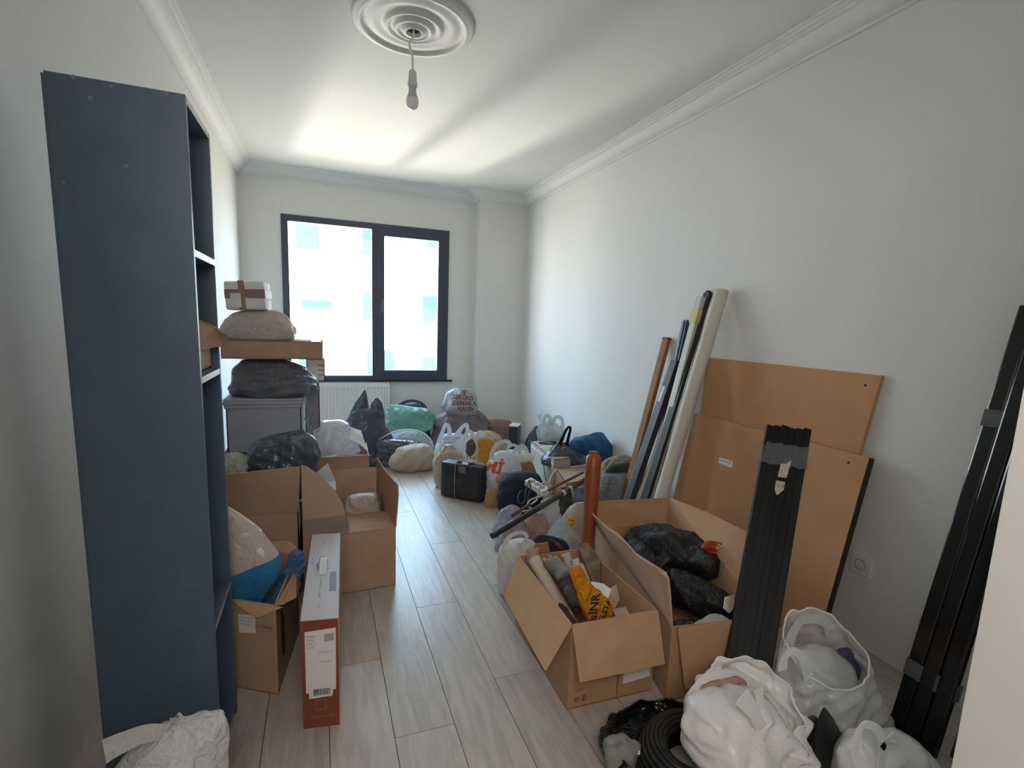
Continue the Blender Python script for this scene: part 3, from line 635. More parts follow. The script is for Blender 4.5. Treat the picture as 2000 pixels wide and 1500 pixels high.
bag('plastic_bag', 'translucent blue bag crumpled beside the orange carton', 'bag', [(1072, 574, 580), (1082, 562, 594), (1100, 555, 596), (1122, 548, 594), (1145, 535, 588), (1165, 520, 575), (1182, 500, 548)], 1.98, f_blueclear, dr=.6, amp=.016, fr=14, seed=15, zmin=.2, dmax=.07)
orm = mat('orange_board', '#84432f', .6, var=.05); kr = mat('kraft_side', '#a88a70', .8)
t = thing('slim_carton', 'slim upright orange carton with a white top and white label', 'box', (0, 1.88, 0))
O = [Vector(p) for p in ((-.074, 1.568, 0), (.034, 1.552, 0), (.062, 2.21, 0), (-.05, 2.225, 0))]; OH = .374
MB().add([*O, *[p+up*OH for p in O]], [(3, 2, 1, 0), (4, 5, 6, 7), (0, 1, 5, 4), (2, 3, 7, 6), (3, 0, 4, 7)]).build('body', orm, t)
MB().slab([O[1], O[2], O[2]+up*OH, O[1]+up*OH], .001, (1, 0, 0)).build('side_panel', kr, t)
tp = MB().slab([O[0]+Vector((-.001, -.004, OH)), O[1]+Vector((.0015, -.004, OH)), O[2]+Vector((.001, 0, OH)), O[3]+up*OH], .002, up).build('top_panel', mat('white_top_board', '#c2bdc0', .6), t)
def ontop(s, u_, e=.0025): a = O[0].lerp(O[1], u_); b_ = O[3].lerp(O[2], u_); return a.lerp(b_, s)+up*(OH+e)
MB().slab([ontop(.50, .33), ontop(.50, .66), ontop(.545, .74), ontop(.60, .66), ontop(.66, .62), ontop(.66, .36), ontop(.60, .33), ontop(.545, .24)], .0006).build('handle_hole', black_pl, tp)
MB().ribbon([ontop(.43, .5, .004), ontop(.5, .5, .014), ontop(.56, .5, .018), ontop(.62, .5, .008), ontop(.65, .5, .003)], .026, O[1]-O[0], .002).build('carry_strap', paper, tp)
for s in (.36, .76): MB().lathe([(0, .0008), (.006, .0008), (.006, 0)], ontop(s, .06, .001), 14).build('punch_hole', black_pl, tp)
ud = (O[1]-O[0]).normalized(); vd = (O[3]-O[0]).normalized()
for s, u_, tx, sz in ((.86, .45, '↑↑', .02), (.60, .14, 'AÇMA YERİ', .010), (.33, .45, 'MONTAJ KILAVUZU', .008), (.22, .45, 'DİKKAT', .010), (.12, .45, 'LOT 09', .008), (.56, .84, '— · —', .012), (.86, .75, 'KIRILIR EŞYA', .007)):
    print_flat('lettering', tx, ontop(s, u_, .0026), vd, -ud, sz, greyink, tp)
MB().slab([ontop(.25, .72, .0026), ontop(.25, .92, .0026), ontop(.46, .92, .0026), ontop(.46, .72, .0026)], .0006).build('printed_block', mat('grey_print', '#90909a', .7), tp)
fr_ = (O[1]-O[0]); nf = Vector((fr_.y, -fr_.x, 0)).normalized()
def onfr(u_, z, e=.0012): return O[0]+fr_*u_+up*z+nf*e
lab = MB().slab([onfr(.10, .125), onfr(.18, .125), onfr(.18, .105), onfr(.82, .108), onfr(.84, .13), onfr(.92, .13), onfr(.94, .342), onfr(.10, .335)], .001).build('label', paper, t)
mb = MB(); u_ = .30
while u_ < .78:
    wd = rnd.choice((.008, .014, .02)); mb.slab([onfr(u_, .115, .002), onfr(u_+wd, .115, .002), onfr(u_+wd, .137, .002), onfr(u_, .137, .002)], .0005); u_ += wd+rnd.choice((.010, .016))
mb.build('barcode', ink, lab)
MB().slab([onfr(.62, .298, .002), onfr(.88, .30, .002), onfr(.88, .325, .002), onfr(.62, .323, .002)], .0005).build('printed_block', mat('pale_print', '#a8a2a0', .8), lab)
for z, tx, u_, sz in ((.318, 'MODEL', .27, .009), (.306, 'RENK', .25, .009), (.294, 'ADET 1', .27, .009), (.282, 'ÖLÇÜ', .25, .009), (.262, 'ÜRÜN BİLGİSİ', .65, .007), (.23, 'İTHALATÇI', .65, .007)):
    print_flat('lettering', tx, onfr(u_, z, .002), fr_, up, sz, greyink, lab)
mb = MB()
for a0, a1, b0, b1 in ((.36, .64, .062, .064), (.36, .64, .096, .098), (.36, .375, .062, .098), (.625, .64, .062, .098)): mb.slab([onfr(a0, b0), onfr(a1, b0), onfr(a1, b1), onfr(a0, b1)], .0006)
mb.slab([onfr(.20, .036), onfr(.86, .040), onfr(.86, .0415), onfr(.20, .0375)], .0006); mb.build('printed_frame', mat('pale_orange_print', '#b07a66', .7), t)

# near left bag
kn = MB(); P = shade_pts([at(345, 1432, Y=1.27), at(290, 1432, Y=1.25), at(240, 1450, Y=1.23), at(203, 1468, Y=1.21)], 6)
kn.ribbon(P, [.03+.02*i/len(P) for i in range(len(P))], (0, .6, .8), .003)
kn2 = MB().ribbon(shade_pts([at(330, 1425, Y=1.26), at(338, 1410, Y=1.26), at(345, 1400, Y=1.27), at(352, 1412, Y=1.27)], 4), .02, (.5, .6, .3), .003)
bag('plastic_bag', 'white knotted bag on the floor beside the bookcase in the near left corner', 'bag', [(1408, 330, 352), (1413, 318, 395), (1420, 300, 420), (1436, 272, 433), (1460, 244, 440), (1490, 220, 440), (1530, 200, 438), (1580, 195, 430), (1640, 210, 420)], 1.28, mat('white_film_bright', (.78, .78, .79), .35, trans=.2, bump=0.78, bscale=28, bdist=.008, bkind='crinkle'), parts=[('tied_end', kn, f_white), ('tied_end', kn2, f_white)], amp=.016, fr=6, seed=17, n=72, fold=.8, dr=.75, dmax=.14)

# ---------------------------------------------------------------- row of bags under the window
def ear(rows, Y, **kw): return loft(rows, Y, n=20, rings=14, **kw)
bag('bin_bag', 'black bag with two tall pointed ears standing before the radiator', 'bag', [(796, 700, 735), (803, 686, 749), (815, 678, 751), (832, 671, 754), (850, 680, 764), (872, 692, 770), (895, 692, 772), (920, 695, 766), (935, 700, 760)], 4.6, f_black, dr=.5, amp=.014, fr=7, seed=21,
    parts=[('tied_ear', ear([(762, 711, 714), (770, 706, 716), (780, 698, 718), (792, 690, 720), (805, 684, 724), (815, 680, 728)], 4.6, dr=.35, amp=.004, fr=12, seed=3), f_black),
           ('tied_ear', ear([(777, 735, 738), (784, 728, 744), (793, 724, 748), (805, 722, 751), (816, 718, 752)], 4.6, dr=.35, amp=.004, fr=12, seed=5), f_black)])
bag('plastic_bag', 'mint green plastic bag lying under the window', 'bag', [(791, 758, 776), (795, 757, 808), (800, 757, 838), (808, 757, 846), (822, 758, 848), (836, 760, 849), (842, 764, 835), (850, 770, 825), (880, 772, 830), (900, 775, 830)], 5.05, f_mint, dr=.35, amp=.020, fr=9, seed=22, sq=3, zmin=.003)
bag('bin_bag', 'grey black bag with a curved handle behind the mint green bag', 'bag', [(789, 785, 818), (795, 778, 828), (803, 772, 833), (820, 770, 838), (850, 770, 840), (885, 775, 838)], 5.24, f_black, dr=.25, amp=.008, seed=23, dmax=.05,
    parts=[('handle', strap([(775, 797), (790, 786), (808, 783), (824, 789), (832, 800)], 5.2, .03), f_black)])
db = bag('plastic_bag', 'clear domed bag with a pale rim over dark contents below the mint bag', 'bag', [(840, 785, 815), (845, 770, 828), (854, 758, 838), (866, 750, 846), (882, 747, 850), (900, 748, 850), (915, 755, 845)], 4.66, f_clear, dr=.55, amp=.008, fr=14, seed=24,
    parts=[('rim', MB().tube(shade_pts([at(x, y, Y=4.52) for x, y in ((738, 860), (752, 852), (770, 843), (795, 839), (820, 843), (838, 856), (846, 872))], 6), .006, 8), f_white),
           ('contents', loft([(853, 775, 800), (857, 766, 818), (866, 758, 835), (882, 757, 840), (900, 762, 835)], 4.66, dr=.4, amp=.006, n=28, rings=14, seed=4), mat('grey_green', '#6c7872', .5))])
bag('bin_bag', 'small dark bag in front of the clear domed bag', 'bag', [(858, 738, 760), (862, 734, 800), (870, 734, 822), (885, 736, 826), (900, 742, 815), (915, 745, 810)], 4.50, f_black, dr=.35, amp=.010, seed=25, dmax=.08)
bag('sack', 'fat beige sack with a creased skin lying on the floor in front', 'sack', [(867, 800, 828), (872, 782, 842), (882, 770, 847), (895, 763, 849), (908, 764, 846), (918, 774, 838), (926, 790, 820)], 4.33, f_beige, dr=.62, amp=.018, fr=8, seed=26)
bag('sack', 'large taupe bag slumped against the wall beneath the printed sack', 'sack', [(802, 880, 935), (808, 862, 945), (820, 850, 950), (838, 846, 954), (858, 845, 957), (880, 848, 958), (905, 855, 955)], 5.05, f_taupe, dr=.5, amp=.022, fr=7, seed=27, dmax=.22)
ps = bag('sack', 'clear white sack with red brown lettering on top of the taupe bag', 'sack', [(758, 890, 916), (763, 880, 925), (773, 871, 930), (787, 866, 932), (798, 866, 932), (806, 874, 930), (812, 884, 925)], 5.0, mat('grey_clear_film', '#a7a3a6', .2, transp=.1, bump=0.78, bscale=25, bdist=.008, bkind='crinkle'), dr=.6, amp=.014, fr=9, seed=28, dmax=.16, parts=[])
rb = mat('red_brown_ink', '#6e4c4c', .7)
pst = thing('t', '', '', (0, 0, 0)); bpy.data.objects.remove(pst)
def with_parts(o, name='body'):
    """turn a one-mesh thing into an Empty with the mesh as its first part, so that prints can join it"""
    e = bpy.data.objects.new(o.name, None); nm = o.name; COL.objects.link(e); e.location = o.location; e.empty_display_size = .05
    for k in ('label', 'category', 'group'):
        if k in o: e[k] = o[k]; del o[k]
    o.name = name; e.name = nm; o.parent = e; o.location = (0, 0, 0); return e, o
e, b = with_parts(ps)
for tx, px, py, sz, ro in (('TE', 905, 766, .055, -.06), ('SEKİRO', 905, 777, .062, -.12), ('DEMAKA', 907, 788, .062, -.06), ('NAYIN', 910, 799, .055, -.03)):
    print_bag('lettering', tx, b, px, py, 4.86, sz, rb, e, ro, .002)
bag('wrapped_bundle', 'dusty pink wrapped bundle in the corner by the column', 'bundle', [(819, 955, 985), (824, 948, 1000), (834, 946, 1004), (848, 946, 1003), (870, 948, 1003), (895, 950, 1003)], 5.12, mat('dusty_pink', '#8d6f68', .7, bump=0.52, bscale=20, bdist=.008, bkind='crinkle'), dr=.35, amp=.016, fr=9, seed=29, sq=3)
bag('plastic_bag', 'crumpled cream bag behind the bag with the brown picture', 'bag', [(841, 944, 958), (847, 938, 972), (858, 936, 980), (872, 936, 985), (890, 940, 988), (915, 945, 985)], 4.75, mat('cream_thin', '#bfb29c', .4, bump=0.78, bscale=30, bdist=.008, bkind='crinkle'), dr=.5, amp=.016, fr=7, seed=30)
t, B = carton('black_box', 'tall black box with a pale rim near the far corner', [tuple(at(x, 868, Y=yy).xy) for x, yy in ((993, 4.45), (1010, 4.40), (1016, 4.52), (999, 4.57))], .33, mat('black_board', '#23242a', .5), lid=True)
MB().slab([p+up*.332 for p in B], .012, up).build('rim', mat('pale_board', '#c9bfb3', .6), t)
# white carrier bag with a print
hb = bag('carrier_bag', 'white carrier bag with two upright handles and dark lettering', 'bag', [(848, 868, 902), (853, 861, 907), (865, 855, 910), (880, 851, 912), (895, 850, 913), (912, 854, 910), (930, 860, 905)], 4.22, f_white2, dr=.6, amp=.012, fr=7, seed=31)
e, b = with_parts(hb)
strap([(857, 866), (862, 850), (868, 834), (873, 829), (877, 836), (878, 852)], 4.17, .030).build('handle', f_white2, e, smooth=True)
strap([(890, 853), (900, 838), (908, 830), (912, 831), (913, 845), (911, 862)], 4.17, .030).build('handle', f_white2, e, smooth=True)
for tx, px, py, sz in (('WİZYORP', 880, 857, .036), ('MARKET', 880, 864, .028), ('www', 880, 871, .022)): print_bag('lettering', tx, b, px, py, 4.1, sz, mat('purple_ink', '#5f5668', .7), e, .02)
pb = bag('carrier_bag', 'white carrier bag with a brown picture beside the yellow bag', 'bag', [(845, 916, 935), (850, 911, 942), (862, 908, 947), (878, 907, 950), (893, 907, 951), (908, 909, 950), (930, 912, 946)], 4.05, f_white, dr=.6, amp=.010, fr=7, seed=32)
e, b = with_parts(pb)
strap([(911, 856), (910, 848), (916, 842), (922, 846), (921, 856)], 4.0, .028).build('handle', f_white, e, smooth=True)
strap([(932, 853), (936, 844), (942, 846), (946, 856)], 4.0, .028).build('handle', f_white, e, smooth=True)
patch_bag('printed_picture', disc(.045, 18, .07, 3), b, 919, 875, 3.9, mat('brown_print', '#4a3a38', .6), e)
patch_bag('printed_picture', disc(.022, 14, .025, 5), b, 921, 863, 3.9, mat('grey_brown_print', '#7d6a62', .6), e)
print_bag('lettering', 'BİM', b, 914, 897, 3.9, .07, mat('orange_print', '#b5531f', .6), e, -.08)
bag('plastic_bag', 'bright yellow bag between the white carrier bags', 'bag', [(857, 936, 955), (860, 933, 964), (868, 932, 967), (880, 934, 968), (895, 932, 968), (912, 934, 966)], 3.95, f_yellow, dr=.4, amp=.012, fr=7, seed=33)
bag('plastic_bag', 'creased cream white bag standing behind the black tool case', 'bag', [(869, 872, 882), (876, 864, 890), (886, 856, 898), (898, 850, 904), (912, 849, 908), (935, 850, 910), (965, 855, 906)], 3.83, mat('cream_film2', '#c2b5a8', .4, trans=.15, bump=0.78, bscale=24, bdist=.008, bkind='crinkle'), dr=.7, amp=.018, fr=9, seed=34, fold=1, dmax=.07)
# black tool case tied with a cord
t = thing('tool_case', 'black plastic tool case tied with a cord on the floor', 'case', (.99, 3.54, 0))
c0, c1 = Vector((.815, 3.60, 0)), Vector((1.062, 3.365, 0)); cd = (c1-c0).normalized(); cn = Vector((-cd.y, cd.x, 0)); L_ = (c1-c0).length; ch = .272; cm = mat('case_plastic', '#24272d', .45, bump=.1, bscale=200)
def cbox(s0, s1, d0, d1, z0, z1): return MB().slab([c0+cd*s0+cn*d0+up*z0, c0+cd*s1+cn*d0+up*z0, c0+cd*s1+cn*d0+up*z1, c0+cd*s0+cn*d0+up*z1], d1-d0, cn)
cbox(0, L_, 0, .048, .006, ch).build('front_shell', cm, t, bevel=.014, smooth=True)
cbox(0, L_, .050, .10, .006, ch-.002).build('back_shell', cm, t, bevel=.014, smooth=True)
cbox(.025, L_-.025, -.004, .002, .03, ch-.03).build('raised_panel', cm, t, bevel=.003)
cbox(L_*.33, L_*.72, .03, .072, ch-.004, ch+.018).build('handle', mat('dark_pinkish_plastic', '#5a4a4c', .4), t, bevel=.008)
cbox(L_*.45, L_*.62, -.008, .0, ch-.06, ch-.012).build('latch', mat('grey_label', '#5d6468', .5), t, bevel=.002)
cbox(L_*.50, L_*.64, .012, .05, ch+.0, ch+.012).build('tag', paper, t)
cp = [c0+cd*L_*.37+cn*a+up*z for a, z in ((-.006, .004), (-.009, .13), (-.006, ch+.004), (.05, ch+.021), (.106, ch+.002), (.106, .004))]
MB().tube(cp, .0028, 8).build('cord', mat('string', '#a0917c', .9), t, smooth=True)
for z, tx in ((.155, 'POWER'), (.135, 'TOOLS'), (.115, '18 V')): print_flat('lettering', tx, c0+cd*L_*.40+cn*-.0055+up*z, cd, up, .020, mat('tan_ink', '#776a58', .7), t)
bag('plastic_bag', 'white bag with a black speckled print behind the tool case', 'bag', [(899, 910, 925), (904, 904, 940), (915, 904, 950), (930, 906, 953), (950, 910, 955), (970, 915, 955)], 3.78, mat('speckled_film', '#b3aeb0', .4, var=.55, vscale=38, bump=0.65, bscale=30, bdist=.008, bkind='crinkle'), dr=.35, amp=.012, fr=9, seed=35, dmax=.05)
# carrier bag with orange letters
mg = bag('carrier_bag', 'white carrier bag with bold orange letters and a looped handle', 'bag', [(882, 972, 990), (888, 963, 1003), (900, 957, 1012), (915, 953, 1018), (932, 949, 1019), (948, 951, 1012), (958, 958, 1002), (964, 968, 992)], 3.42, f_white2, dr=.75, amp=.010, fr=10, seed=36, zmin=.06)
e, b = with_parts(mg)
strap([(960, 898), (962, 882), (970, 869), (982, 863), (993, 864), (996, 874)], 3.36, .028).build('handle', f_white, e, smooth=True)
print_bag('lettering', 'Mİ', b, 965, 914, 3.3, .115, mat('red_orange_print', '#d9502a', .6), e, -.25, .004)
patch_bag('printed_patch', disc(.07, 18, .05, 8), b, 985, 935, 3.3, mat('peach_print', '#b8958b', .6), e)
bag('paper_bag', 'small tan bag on the floor under the orange lettered carrier bag', 'bag', [(958, 955, 980), (965, 950, 985), (978, 947, 986), (990, 946, 984), (1000, 950, 980)], 3.30, f_tan, dr=.4, amp=.012, fr=9, seed=37, dmax=.045)
kb = bag('carrier_bag', 'white bag with knotted handles against the long pale carton', 'bag', [(878, 992, 1012), (884, 982, 1030), (893, 980, 1040), (903, 982, 1042), (918, 985, 1040), (945, 990, 1036), (985, 995, 1030)], 3.66, f_white, dr=.5, amp=.014, fr=8, seed=38)
e, b = with_parts(kb)
strap([(988, 890), (992, 876), (1000, 869), (1010, 873), (1016, 886)], 3.58, .022).build('handle', f_white, e, smooth=True)
strap([(1000, 888), (1010, 874), (1024, 872), (1030, 884)], 3.57, .022).build('handle', f_white, e, smooth=True)
bag('paper_bag', 'pleated brown paper bag below the knotted white bag', 'bag', [(901, 1014, 1030), (907, 1006, 1038), (917, 1000, 1043), (927, 996, 1046), (940, 1000, 1044)], 3.50, f_tan, dr=.4, amp=.014, fr=16, seed=39, fold=1.2, zmin=.14)
# long pale carton, cables over it
t, B = carton('long_carton', 'long flat pale carton pointing towards the far corner', [(1.655, 3.42), (1.80, 3.42), (1.86, 4.02), (1.715, 4.02)], .285, mat('pale_carton', '#b3a89d', .7), lid=True)
MB().slab([B[0]+Vector((-.001, -.002, .24)), B[3]+Vector((-.001, 0, .24)), B[3]+Vector((-.001, 0, .252)), B[0]+Vector((-.001, -.002, .252))], .002).build('white_edge', paper, t)
MB().slab([B[0]+(B[3]-B[0])*.62+up*.286, B[1]+(B[2]-B[1])*.62+up*.286, B[1]+(B[2]-B[1])*.65+up*.286, B[0]+(B[3]-B[0])*.65+up*.286], .0012, up).build('tape', paper, t)
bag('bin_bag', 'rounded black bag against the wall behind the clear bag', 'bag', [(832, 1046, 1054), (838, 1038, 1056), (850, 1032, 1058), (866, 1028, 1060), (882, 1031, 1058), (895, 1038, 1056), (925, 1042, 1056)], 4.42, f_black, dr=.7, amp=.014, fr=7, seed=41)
cb = bag('plastic_bag', 'clear knotted bag of white scraps leaning on the right wall', 'bag', [(824, 1062, 1076), (831, 1055, 1090), (843, 1052, 1098), (856, 1053, 1100), (868, 1060, 1094), (880, 1066, 1088), (915, 1064, 1090)], 4.05, f_clear, dr=.8, amp=.014, fr=9, seed=42)
e, b = with_parts(cb)
strap([(1061, 832), (1063, 818), (1068, 811), (1074, 816), (1074, 830)], 4.0, .03).build('handle', f_clear, e, smooth=True)
strap([(1079, 834), (1082, 819), (1090, 814), (1098, 820), (1099, 840)], 4.0, .03).build('handle', f_clear, e, smooth=True)
loft([(838, 1066, 1084), (846, 1059, 1092), (858, 1060, 1093), (868, 1066, 1086)], 4.05, dr=.7, amp=.016, fr=22, seed=6, n=30, rings=16).build('contents', f_white, e, smooth=True)
bag('plastic_bag', 'pale pinkish bag wedged under the clear knotted bag', 'bag', [(872, 1056, 1070), (878, 1053, 1080), (890, 1052, 1084), (905, 1054, 1084), (930, 1056, 1082)], 3.92, f_lilac, dr=.5, amp=.012, fr=7, seed=43, zmin=.29)
gh = bag('carrier_bag', 'shiny grey carrier bag with one upright black handle', 'bag', [(864, 1092, 1106), (872, 1083, 1120), (882, 1072, 1134), (892, 1062, 1142), (902, 1060, 1146), (911, 1066, 1144), (918, 1076, 1134)], 3.55, f_grey, dr=.5, amp=.016, fr=8, seed=44, fold=1, zmin=.21)
e, b = with_parts(gh)
strap([(1093, 870), (1099, 854), (1107, 838), (1112, 834), (1114, 839), (1110, 855), (1107, 870)], 3.50, .022).build('handle', f_black2, e, smooth=True)
bag('plastic_bag', 'bright blue bag pushed against the right wall', 'bag', [(845, 1158, 1174), (849, 1146, 1180), (856, 1122, 1184), (865, 1115, 1190), (875, 1122, 1195), (886, 1140, 1199), (898, 1150, 1200), (930, 1150, 1196)], 3.36, f_blue, dr=.4, amp=.018, fr=7, seed=45, dmax=.11)
t, B = carton('cardboard_box', 'plain brown box under the shiny grey carrier bag', [(1.58, 3.05), (1.84, 3.10), (1.92, 3.42), (1.67, 3.40)], .215, card2, lid=True)
t, B = carton('small_carton', 'small pale blue carton in front of the brown box by the orange post', [(1.66, 2.84), (1.78, 2.84), (1.80, 2.96), (1.68, 2.96)], .24, mat('pale_blue_board', '#a9b0bb', .5), lid=True)
# pile in the middle
bag('cloth_bag', 'dark navy cloth bag under the white power strip', 'bag', [(922, 1000, 1036), (928, 986, 1052), (940, 978, 1058), (958, 976, 1060), (978, 976, 1056), (995, 978, 1046), (1008, 984, 1034)], 3.16, f_navy, dr=.55, amp=.014, fr=8, seed=46, sq=3, dmax=.13)
t = thing('power_strip', 'white power strip with sockets and a looping white lead', 'power strip', at(1048, 953, Y=2.98))
pa, pz = at(1031, 940, Y=3.06), at(1066, 962, Y=2.90); ax_ = (pz-pa).normalized(); nrm = Vector((0, -.45, .9)); nrm = (nrm-ax_*nrm.dot(ax_)).normalized(); sd = ax_.cross(nrm)
MB().beam(pa, pz, .062, .042, nrm).build('body', white_pl, t, bevel=.005)
for k in (.25, .52, .79):
    M = Matrix((sd, ax_, nrm)).transposed(); MB().lathe([(.021, .0005), (.019, -.004+.005), (0, .001)], pa.lerp(pz, k)+nrm*.0215, 18, M).build('socket', mat('socket_grey', '#8d8b88', .5), t, smooth=True)
Yc = 2.86
MB().tube(shade_pts([at(x, y, Y=q) for x, y, q in ((1066, 966, 2.9), (1070, 968, 2.86), (1076, 958, 2.84), (1075, 948, 2.84), (1067, 941, 2.84), (1057, 946, 2.84), (1052, 960, 2.84), (1049, 975, 2.82), (1039, 984, 2.8), (1029, 991, 2.78))], 8), .0052, 8).build('lead', mat('cable_white', '#c4b9ae', .5), t, smooth=True)
t2 = MB().tube(shade_pts([at(x, y, Y=q) for x, y, q in ((1087, 916, 2.95), (1080, 925, 2.92), (1074, 938, 2.88), (1071, 952, 2.86), (1069, 965, 2.84), (1050, 971, 2.80), (1035, 977, 2.78), (1030, 988, 2.76), (1038, 994, 2.74), (1020, 999, 2.73), (1010, 999, 2.72))], 8), .0052, 8); o = t2.build('cable', mat('cable_white', '#c4b9ae'), None, smooth=True, loc=at(1050, 971, Y=2.8)); tagit(o, 'second white cable trailing over the pile to the brown box', 'cable')
o = MB().tube(shade_pts([at(x, y, Y=q) for x, y, q in ((1063, 898, 3.44), (1062, 910, 3.42), (1064, 925, 3.3), (1066, 938, 3.1))], 8), .0045, 8).build('cable', black_pl, None, smooth=True, loc=at(1063, 910, Y=3.4)); tagit(o, 'thin black cable hanging over the long pale carton', 'cable')
o = MB().tube(shade_pts([at(x, y, Y=q) for x, y, q in ((1018, 958, 2.98), (1012, 968, 2.96), (1012, 978, 2.95), (1018, 984, 2.95), (1025, 978, 2.95), (1026, 962, 2.95), (1030, 950, 2.96), (1034, 938, 2.98), (1036, 952, 2.95), (1032, 968, 2.93), (1029, 985, 2.92))], 8), .005, 8).build('cable', mat('cable_grey', '#4b505c', .5), None, smooth=True, loc=at(1025, 970, Y=2.95)); tagit(o, 'dark grey cable coiled on the navy cloth bag', 'cable')
bag('plastic_bag', 'crinkled clear bag at the left end of the pile', 'bag', [(987, 990, 1003), (993, 983, 1010), (1004, 974, 1014), (1016, 966, 1014), (1028, 963, 1008), (1042, 964, 1004), (1056, 968, 1000)], 2.82, mat('crinkled_clear', (.70, .70, .76), .2, transp=.25, trans=.15, bump=1.00, bscale=55, bdist=.008, bkind='crinkle'), dr=.6, amp=.018, fr=18, seed=47)
# long pole across the pile
t = thing('long_pole', 'long dark pole with a brown upper end lying across the pile', 'pole', at(1030, 1000, Y=2.62))
pA, pB = at(961, 1047, Y=2.42), at(1146, 935, Y=2.78)
pl_ = lambda k: pA.lerp(pB, k)
MB().tube([pl_(0), pl_(.44)], .0165, 18).build('dark_sleeve', mat('pole_dark', '#2b282c', .55), t, smooth=True, sharp=40)
MB().tube([pl_(.44), pl_(.68)], .0175, 18).build('grey_sleeve', mat('pole_grey', '#4a463f', .7, var=.3, vscale=30), t, smooth=True, sharp=40)
MB().tube([pl_(.68), pl_(1.0)], .0155, 18).build('brown_shaft', mat('pole_brown', '#5a4038', .6, var=.25, vscale=25), t, smooth=True, sharp=40)
for k in (.70, .78): MB().tube([pl_(k), pl_(k+.025)], .0182, 18).build('white_band', mat('band_white', '#c9c3b8', .6), t, smooth=True, sharp=40)
o = MB().tube([pA.lerp(pB, .62)+Vector((-.02, .05, .035)), pB+Vector((-.01, .04, .03))], .009, 12).build('stick', mat('stick_brown', '#6a4a3c', .7), None, smooth=True, loc=pB); tagit(o, 'thin brown stick lying above the long pole', 'stick')
o = MB().tube([pA.lerp(pB, .24)+Vector((-.02, .045, .012)), pA.lerp(pB, .42)+Vector((-.02, .05, .015))], .010, 12).build('stick', mat('stick_dark', '#5b4444', .7), None, smooth=True, loc=pA); tagit(o, 'short dark stick between the crinkled bag and the long pole', 'stick')
bag('plastic_bag', 'lilac grey bag on the floor under the dark end of the pole', 'bag', [(1014, 1008, 1035), (1020, 996, 1045), (1032, 984, 1050), (1048, 976, 1050), (1064, 971, 1046), (1080, 970, 1040), (1095, 975, 1030)], 2.62, f_lilac, dr=.7, amp=.014, fr=9, seed=48, dmax=.12)
bag('plastic_bag', 'pinkish bag beside the lilac bag under the pole', 'bag', [(1002, 1042, 1056), (1009, 1032, 1064), (1022, 1028, 1069), (1040, 1028, 1070), (1056, 1030, 1068), (1075, 1034, 1062)], 2.58, f_pink, dr=.7, amp=.012, fr=9, seed=49, dmax=.09)
bag('plastic_bag', 'milky white bag behind the pole', 'bag', [(974, 1066, 1090), (982, 1058, 1100), (996, 1055, 1106), (1012, 1056, 1108), (1030, 1060, 1106), (1060, 1065, 1100)], 2.78, f_milky, dr=.6, amp=.014, fr=10, seed=50, dmax=.1)
bag('cloth_bundle', 'olive grey cloth tied round the pole', 'cloth', [(952, 1100, 1110), (960, 1095, 1115), (975, 1092, 1117), (990, 1091, 1116), (1002, 1094, 1113), (1010, 1098, 1108)], 2.74, f_olive, dr=.6, amp=.014, fr=20, seed=51)
bag('plastic_bag', 'blue grey film bag below the orange post', 'bag', [(950, 1120, 1138), (958, 1114, 1142), (972, 1112, 1144), (988, 1112, 1144), (1010, 1114, 1142), (1050, 1118, 1140)], 2.86, mat('bluegrey_film', '#8796a6', .2, transp=.2, bump=0.91, bscale=35, bdist=.008, bkind='crinkle'), dr=.6, amp=.014, fr=7, seed=52)
bag('cloth_bundle', 'pale blue white folded cloth in front of the smiley bag', 'cloth', [(1013, 1090, 1097), (1022, 1082, 1108), (1034, 1073, 1116), (1048, 1064, 1120), (1060, 1060, 1120), (1080, 1064, 1116)], 2.48, mat('blue_white_cloth', '#adbec9', .7, bump=0.65, bscale=30, bdist=.008, bkind='crinkle'), dr=.45, amp=.008, fr=9, seed=53)
bag('plastic_bag', 'wrinkled white film wedged beside the orange post', 'bag', [(1034, 1112, 1122), (1042, 1106, 1130), (1054, 1098, 1134), (1066, 1098, 1134), (1085, 1102, 1132)], 2.40, f_white2, dr=.4, amp=.014, fr=22, seed=54)
sm = bag('plastic_bag', 'white bag with a yellow smiling face print beside the orange post', 'bag', [(982, 1126, 1144), (990, 1114, 1150), (1005, 1103, 1154), (1022, 1098, 1156), (1040, 1100, 1156), (1060, 1106, 1154), (1090, 1116, 1150)], 2.52, mat('smile_bag_film', '#b9b3ab', .4, bump=0.52, bscale=25, bdist=.008, bkind='crinkle'), dr=.5, amp=.008, fr=8, seed=55)
e, b = with_parts(sm)
patch_bag('smiling_face', disc(.030, 28, .036), b, 1116, 1020, 2.42, mat('smile_yellow', '#d9a520', .5), e)
for dx, dy in ((-3.2, -4), (3.2, -3)): patch_bag('eye', disc(.004, 10, .006), b, 1116+dx, 1020+dy, 2.42, ink, e, 0, .0035)
patch_bag('mouth', [(.018*math.cos(a), .018*math.sin(a)) for a in [math.pi+.3+k*(math.pi-.6)/8 for k in range(9)]]+[(.014*math.cos(a), .014*math.sin(a)-.001) for a in [2*math.pi-.3-k*(math.pi-.6)/8 for k in range(9)]], b, 1116, 1020, 2.42, ink, e, 0, .0035)
bag('cloth_bundle', 'beige grey cloth heaped by the wall behind the leaning poles', 'cloth', [(889, 1205, 1222), (895, 1190, 1234), (904, 1180, 1240), (916, 1172, 1243), (930, 1168, 1244), (950, 1170, 1243)], 2.98, mat('beige_grey_cloth', '#8f897d', .8, bump=0.65, bscale=25, bdist=.008, bkind='crinkle'), dr=.5, amp=.016, fr=10, seed=56, zmin=.10)
